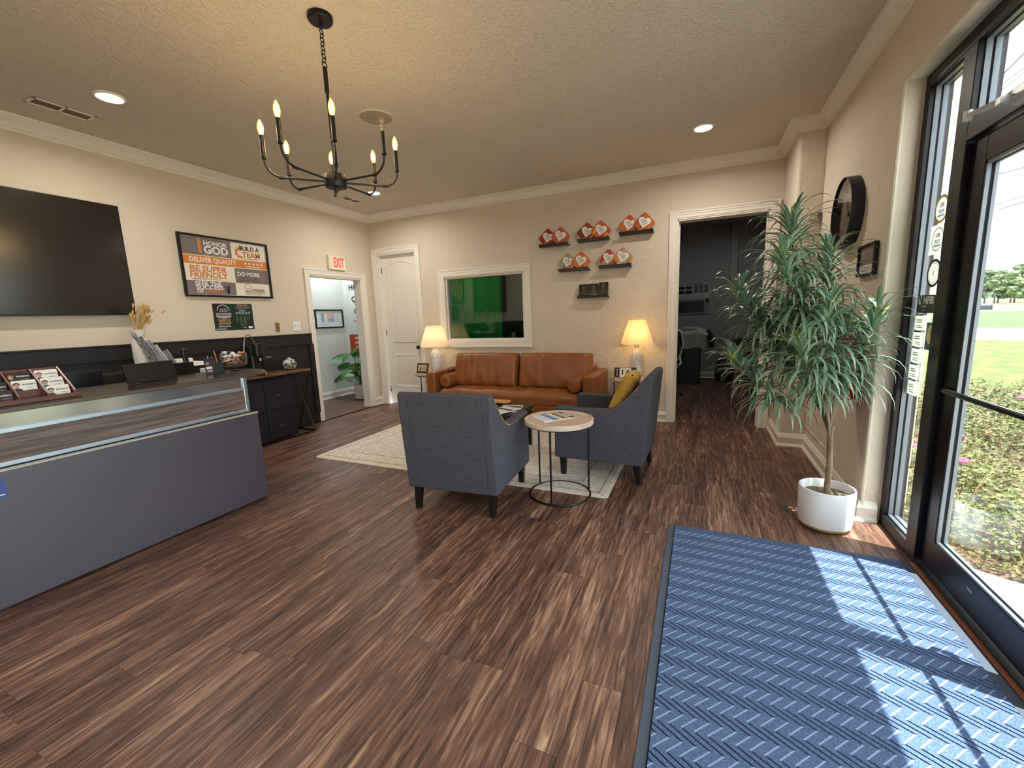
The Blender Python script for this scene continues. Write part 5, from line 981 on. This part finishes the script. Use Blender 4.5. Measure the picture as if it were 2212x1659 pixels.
# branch tips, relative to the pot, then the stem each one follows down to the trunk
tips = [(-.286, .01, 1.86, (-.12, 0, 1), .30), (-.341, -.11, 1.64, (-.45, -.1, 1), .34), (-.067, .09, 1.65, (.03, .05, 1), .30), (-.55, .07, 1.44, (-.85, .05, .85), .40), (-.102, -.16, 1.36, (.0, -.1, 1), .30), (-.249, -.23, 1.15, (-.5, -.3, .9), .26),
    (.16, -.05, 1.29, (.5, 0, .9), .36), (-.572, -.05, 1.03, (-.9, 0, .55), .34), (-.40, .16, 1.28, (-.6, .2, .9), .28), (-.20, .10, 1.48, (-.2, .1, 1), .28), (-.30, .0, 1.34, (-.5, 0, 1), .3), (.04, .12, 1.22, (.3, .2, 1), .28)]
allv = []
for k, (tx, ty, tz, dr_, lv) in enumerate(tips):
    T = Vector((tx, ty, tz)); low = k == 7; D_ = Vector(dr_).normalized()
    base = Vector((-.03, 0, .51)) if low else Vector((-.012, 0, .60)); k1 = T-D_*(.34 if low else .42*min(1, (tz-.6)/.75)); mid = Vector((-.16, -.02, .66)) if low else Vector((k1.x*.3, k1.y*.3, .6+(k1.z-.6)*.55))
    cp = [base, mid, k1, T]; path = []
    for i in range(21):
        u = i/20; a, c, d_, f2 = cp; path.append(a*(1-u)**3+c*3*u*(1-u)**2+d_*3*u*u*(1-u)+f2*u**3)
    B().tube(path, [.0085-.0045*i/20 for i in range(21)], 8).obj('branch', BK, t, smooth=True)
    L_ = sum((q-p).length for p, q in zip(path, path[1:])); nl = int(370*lv)
    for i in range(nl):
        u = 1-(i/nl)*lv/L_*.92; p = cp[0]*(1-u)**3+cp[1]*3*u*(1-u)**2+cp[2]*3*u*u*(1-u)+cp[3]*u**3
        allv.append((p, i*2.4+k, min(4, int(5*(i/nl)**.7)), 1-(i/nl)*.08, k))
    for i in range(7): allv.append((T, i*.9+k, -1, 1, k))
random.shuffle(allv); allv.sort(key=lambda q: q[0].y)   # the leaves nearest the viewer first
stay = B(); cnt = 0
for p, yaw_, row, sc, k in allv:
    me = random.choice(LYV) if row < 0 else random.choice(LV[row]); s = sc*random.uniform(.85, 1.12); mx = Matrix.Translation(p) @ Matrix.Rotation(yaw_, 4, 'Z') @ Matrix.Rotation(random.uniform(-.12, .12), 4, 'X') @ Matrix.Scale(s, 4)
    tv = mx @ me.vertices[-2].co; mv = mx @ me.vertices[10].co
    if any((q.x+PX > .97 and q.y+PY > 3.2) or q.x+PX > 1.07 for q in (tv, mv)): continue
    if cnt < 292 or row < 0: 
        o = link('leaf', me, None, t); o.matrix_local = mx; cnt += 1
    else:
        m_ = me.copy(); m_.transform(mx); stay.bm.from_mesh(m_); bpy.data.meshes.remove(m_)
stuff(stay.obj('leaf_mass', lm, t, smooth=True))

# ------------------------------------------------------------------ the dark office through the right doorway
t = thing('wall_chart', 'white roofing chart with dark sample squares on the dark office wall', 'chart', mx=frame((-.13, 9.43, 1.775), (1, 0, 0))); rect(t, 'sheet', M('chart_dim', (206, 206, 208), .7), -.4, .28, -.155, .155, 0, .004)
for i in range(2):
    for j in range(2): rect(t, 'sample', NAV, -.30+.14*i, -.18+.14*i, .03-.085*j, .09-.085*j, .004, .006)
for i in range(3):
    for j in range(4): rect(t, 'sample', NAV, .0+.09*i, .075+.09*i, .075-.038*j, .097-.038*j, .004, .006)
B().prism([(-.28, .105), (-.25, .13), (-.22, .105), (-.23, .105), (-.25, .12), (-.265, .105)], .004, .0055).obj('emblem', INK, t); print_lines(t, INK, -.14, .2, .135, 2, .016, .008, .004)
t = thing('framed_board', 'pale-framed dark screen board under the chart on the office wall', 'board', mx=frame((-.13, 9.43, 1.46), (1, 0, 0))); rect(t, 'frame', M('board_frame', (150, 158, 166), .5), -.4, .28, -.15, .15, 0, .02); rect(t, 'screen', M('board_dark', (16, 18, 28), .3), -.28, .19, -.12, .11, .02, .022); rect(t, 'corner_tag', NAV, .22, .275, .06, .145, .02, .024)
t = thing('office_cabinet', 'black cabinet below the coat in the dark office', 'cabinet', (-.25, 8.85, 0)); B().prism(rrect(-.5, .28, -.3, .3, .03), 0, .83).obj('carcass', M('cabinet_black', (18, 18, 22), .3), t, .006); B().box(.08, .16, -.31, -.3, .73, .75).obj('handle', CHR, t)
t = thing('folded_jacket', 'pale grey jacket thrown over the cabinet in the dark office', 'jacket', (-.13, 8.78, .83)); JK = M('jacket_grey', (206, 214, 206), .9); 
b = cushion(.66, .5, .2, .35, (20, 16), wr=.05, seed=2); b.obj('cloth', JK, t, smooth=True, loc=(-.05, 0, .0)); b = B(); vs = [[(x, -.27-.01*math.sin(x*30), z+.015*math.sin(x*21)) for x in [-.36+.6*q/14 for q in range(15)]] for z in (.12, 0, -.14)]; b.ring_loft(vs, False, False); b.obj('hem', JK, t, smooth=True)
B().torus((-.05, -.1, .22), .09, .03, 20, 8, 'z', 1.2, .8).obj('collar', JK, t, smooth=True); B().ball((-.03, -.12, .215), .06, 2, (1.1, .9, .4)).obj('lining', INK, t, smooth=True); B().tube([(.24, -.1, .16), (.33, -.14, .02), (.34, -.16, -.14)], [.07, .06, .045], 10).obj('sleeve', INK, t, smooth=True)
t = thing('task_chair', 'black office chair with a white frame behind the left door jamb', 'office chair', (-.62, 7.3, 0)); WF = M('chair_white', (214, 216, 218), .35)
B().prism(rrect(-.24, .24, .56, 1.06, .06), -.015, .015, 'y').obj('backrest', M('mesh_black', (26, 26, 30), .7), t, mx=Matrix.Translation((.12, .15, 0)) @ Matrix.Rotation(R(-12), 4, 'X')); B().tube([(-.12, .12, 1.06), (.1, .1, 1.085), (.34, .12, 1.07)], .017, 8).tube([(.34, .12, 1.07), (.38, .12, .85), (.33, .1, .62), (.22, .05, .56)], .012, 8).obj('white_frame', WF, t, smooth=True)
cushion(.52, .5, .1).obj('seat', BLKP, t, smooth=True, loc=(.1, -.1, .46)); B().tube([(.3, -.25, .5), (.36, -.1, .56), (.33, .12, .66)], .015, 8).obj('armrest', WF, t, smooth=True); B().cyl((.1, -.1, .08), (.1, -.1, .47), .03).obj('column', CHR, t)
for k in range(5):
    a = R(20+72*k); B().tube([(.1, -.1, .1), (.1+.3*math.cos(a), -.1+.3*math.sin(a), .07)], .018, 6).obj('foot', CHR, t); B().ball((.1+.3*math.cos(a), -.1+.3*math.sin(a), .03), .03, 1).obj('caster', BLKP, t)
t = thing('backpack', 'black bag on the office floor against the far wall', 'bag', (.5, 9.1, 0)); o = cushion(.42, .32, .42, .45, (14, 12)).obj('body', BLKP, t, smooth=True, loc=(0, 0, 0)); B().torus((-.2, 0, .2), .13, .012, 20, 6, 'x').obj('strap', BLKP, t, smooth=True)
t = thing('wood_crate_picture', 'wood-framed dark picture with white lettering leaning in the office', 'picture', mx=frame((.8, 8.4, .338), (1, 0, 0), (0, .15, 1))); 
for q in ((-.22, .22, .29, .34), (-.22, .22, -.34, -.29), (-.22, -.17, -.29, .29), (.17, .22, -.29, .29)): B().box(*q, 0, .03).obj('frame_bar', M('frame_oak', (150, 108, 66), .6), t, .003)
rect(t, 'print', M('print_dark', (44, 48, 40), .6), -.17, .17, -.29, .29, 0, .012); text('THE', .07, WHT, t, 0, .14, .013); text('CREW', .1, WHT, t, 0, .06, .013, .02)
t = thing('low_bookcase', 'dark low bookcase in the office behind the plant leaves', 'bookcase', (.92, 8.75, 0)); B().box(-.36, .4, -.22, .25, 0, .85).obj('carcass', M('cabinet_black', (18, 18, 22), .3), t, .005)
for z in (.28, .55): B().box(-.34, .38, -.225, -.215, z, z+.02).obj('shelf_edge', BLK, t)

# ------------------------------------------------------------------ outdoors
GZ = -.08
LAWN = M('lawn', (52, 66, 12), .95, c2=(82, 82, 26), ns=2.6, bump=1.0, bs=26, pos=(.38, .62), detail=8); DRYG = M('dry_grass', (92, 84, 38), .95, c2=(72, 78, 36), ns=.5, detail=8); CON = M('concrete', (182, 174, 166), .85, c2=(170, 162, 154), ns=1.5); ROAD = M('road_asphalt', (104, 100, 108), .9)
U = Vector((.87, -.49)); V = Vector((.49, .87))
def band(name, d0, d1, mat, z=0, l0=-500, l1=600):
    b = B(); q = [U*l0+V*d0, U*l1+V*d0, U*l1+V*d1, U*l0+V*d1]; b.prism([tuple(p) for p in q], GZ-.2, GZ+z); o = struct(b.obj(name, mat)); return o
lw = B().prism([(1.17, -60), (420, -60), (420, 420), (1.17, 420)], GZ-.25, GZ-.012).obj('ground', LAWN); struct(lw)
b = B(); b.prism([(1.17, -30), (9, -30), (9, 0), (3.2, 1.2), (2.0, 2.62), (1.56, 2.84), (1.17, 3.06)], GZ-.2, GZ+.02); struct(b.obj('sidewalk', CON))
b = B(); b.prism([(1.17, 3.06), (1.56, 2.84), (2.0, 2.62), (3.6, 2.2), (6.5, 6), (5.6, 9.2), (2.2, 9.3), (1.17, 8.5)], GZ-.2, GZ+.005); struct(b.obj('ground_bed', M('mulch', (62, 44, 32), .95, c2=(106, 88, 66), ns=24, bump=1.0, bs=50)))
band('driveway', 23.4, 33.5, CON, .0); band('ground_verge', 33.5, 81, M('verge_grass', (58, 72, 28), .95, c2=(48, 66, 24), ns=1.5, detail=8), .004); band('road', 81, 150, ROAD, .01); band('field', 150, 232, DRYG, .012)
# limestone block pier seen through the sidelight
pr = struct(B().box(1.18, 1.275, 3.47, 4.3, GZ, 3.1).obj('wall_pier_outside', M('mortar', (178, 170, 152), .9))); LIM = M('limestone', (226, 208, 166), .85, c2=(206, 186, 146), ns=9, bump=.5, bs=30, rand=1)
for k in range(16):
    for y0, y1 in (((3.45, 3.85), (3.86, 4.26)) if k % 2 else ((3.45, 3.65), (3.66, 4.06))): B().box(1.19, 1.29, y0, y1, GZ+.2*k+.004, GZ+.2*k+.194).obj('block', LIM, pr, .004, seg=1)
# rose bushes: leaf mass and single blooms
RL = M('rose_leaf', (54, 70, 24), .6, c2=(102, 102, 52), ns=9, rand=1); RF = M('rose_pink', (222, 62, 110), .6); RW = M('rose_twig', (120, 98, 76), .9)
def bush_mesh(seed):
    rnd = random.Random(seed); b = B()
    for k in range(1700):
        a = rnd.uniform(0, 2*PI); r = .42*math.sqrt(rnd.random()); z = (.30*(1-(r/.46)**2)+.03)*rnd.uniform(.15, 1.05); p = Vector((r*math.cos(a), r*math.sin(a), z)); u = Vector((rnd.gauss(0, 1), rnd.gauss(0, 1), rnd.gauss(0, .6))).normalized()*.0155; v = u.cross(Vector((rnd.gauss(0, 1), rnd.gauss(0, 1), 1.3))).normalized()*.009
        b.quad(p-u, p-v, p+u, p+v)
    return b.mesh('foliage')
def twig_mesh(seed):
    rnd = random.Random(seed); b = B()
    for k in range(16): a = rnd.uniform(0, 2*PI); r = rnd.uniform(.1, .4); b.tube([(0, 0, -.02), (r*.5*math.cos(a), r*.5*math.sin(a), .16), (r*math.cos(a), r*math.sin(a), .2+.08*rnd.random())], .003, 4)
    return b.mesh('twigs')
BM = [bush_mesh(s) for s in (1, 2, 3)]; TM = [twig_mesh(s) for s in (1, 2)]
for me in BM: me.materials.append(RL)
for me in TM: me.materials.append(RW)
bl = B()
for q in range(7): a = 2*PI*q/7; bl.ball((.018*math.cos(a), .018*math.sin(a), .006*(q % 2)), .016, 1, (1, 1, .6))
bl.ball((0, 0, .008), .014, 1); blm = bl.mesh('bloom'); blm.materials.append(RF)
spots = []
for i in range(12):
    for j in range(9):
        x, y = 1.62+.56*i*.9+random.uniform(-.1, .1), 3.0+.62*j+random.uniform(-.12, .12); e_ = y-(2.98 if x < 1.9 else 2.98-.15*(x-1.9))
        if e_ > .1 and y < 8.6 and not (x < 2.4 and y > 4.9) and .33 < x/y < .56 and x > 1.6: spots.append((x, y))
spots += [(1.72, 3.22)]
for k, (x, y) in enumerate(spots):
    s = thing('rose_bush', 'low spreading rose bush in the flower bed outside the glass door', 'shrub', (x, y, GZ), k*1.7, 'rose bushes in the bed outside'); sc = random.uniform(.85, 1.2); s.scale = (sc, sc, sc)
    link('foliage', BM[k % 3], None, s); link('twigs', TM[k % 2], None, s)
    for q in range((0, 2, 0, 1, 0)[k % 5]): a = random.uniform(0, 2*PI); r = .3*random.random(); o = link('bloom', blm, None, s); o.location = (r*math.cos(a), r*math.sin(a), .33-.5*r*r); o.rotation_euler.z = a
# mailbox, far trees, guard rail, power lines
t = thing('mailbox', 'grey domed mailbox by the road beyond the lawn', 'mailbox', (6.79, 15.6, GZ), R(-115)); b = B(); b.prism([(.08*math.cos(R(a)), .09+.08*math.sin(R(a))) for a in range(0, 181, 15)]+[(-.08, 0), (.08, 0)], -.24, .3, 'y'); b.obj('box', M('mailbox_grey', (54, 60, 70), .5), t, .004, loc=(0, 0, 1.2)); B().box(-.045, .045, -.22, -.13, 0, 1.2).obj('post', RW, t)
TL_ = [M('tree_leaf_dark', (58, 76, 56), .9, c2=(88, 106, 74), ns=.55, detail=8), M('tree_leaf_light', (72, 92, 60), .9, c2=(108, 122, 84), ns=.6, detail=8)]
k = 0
for lat in range(-80, 60, 4):
    for row in range(2):
        p = U*(lat+random.uniform(-2, 2)+(0 if row == 0 else 2)) + V*(238+row*12+random.uniform(-3, 3)); p = U*(lat*1.0)+V*(238+row*13+random.uniform(-3, 3)); k += 1; hgt = random.uniform(9.5, 13.5) + row*2.0
        q = m.inverted() @ Vector((p.x, p.y, 5)); px = 1106+907.9*q.x/-q.z
        if not 2090 < px < 2230: continue
        tr = thing('tree', 'dark rounded tree in the far row across the field' if k % 2 else 'paler rounded tree in the far row across the field', 'tree', (p.x, p.y, GZ), 0, 'far trees across the field'); B().cyl((0, 0, 0), (0, 0, hgt*.4), .3, 8, .2).obj('trunk', RW, tr); b = B()
        for c in range(46): a = random.uniform(0, 2*PI); zz = random.uniform(.2, .92); rr = random.uniform(.5, 1)*3.4*math.sin(PI*min(1, .25+zz*.72)); b.ball((rr*math.cos(a), rr*math.sin(a), hgt*zz), random.uniform(.7, 1.4), 2, (1, 1, .8), .9)
        b.obj('crown', TL_[k % 2], tr, smooth=True)
def pt(px, py, d): v = Vector(((px-1106)/907.936, -(py-829.5)/907.936, -1)); w_ = m.to_3x3() @ v; return Vector((0, 0, 1.39))+w_*d
for k, ((x0, y0), (x1, y1), d) in enumerate((((2168, 180), (2212, 147), 26), ((2172, 188), (2212, 157), 26), ((2168, 373), (2212, 362), 30), ((2168, 437), (2212, 424), 30), ((2155, 453), (2212, 436), 30), ((2060, 267), (2072, 255), 28))):
    p0, p1 = pt(x0, y0, d), pt(x1, y1, d*.93); dd = (p1-p0).normalized(); a, c = p0-dd*22, p1+dd*26
    t = thing('power_line', ('upper wire of the close pair in the transom glass', 'lower wire of the close pair in the transom glass', 'highest wire seen through the door glass', 'middle wire seen through the door glass', 'lowest dark wire seen through the door glass', 'short wire seen through the top of the sidelight')[k], 'power line', tuple(a), 0, 'overhead power lines'); B().tube([(0, 0, 0), tuple((c-a)*.5), tuple(c-a)], .026, 5).obj('cable', INK, t)
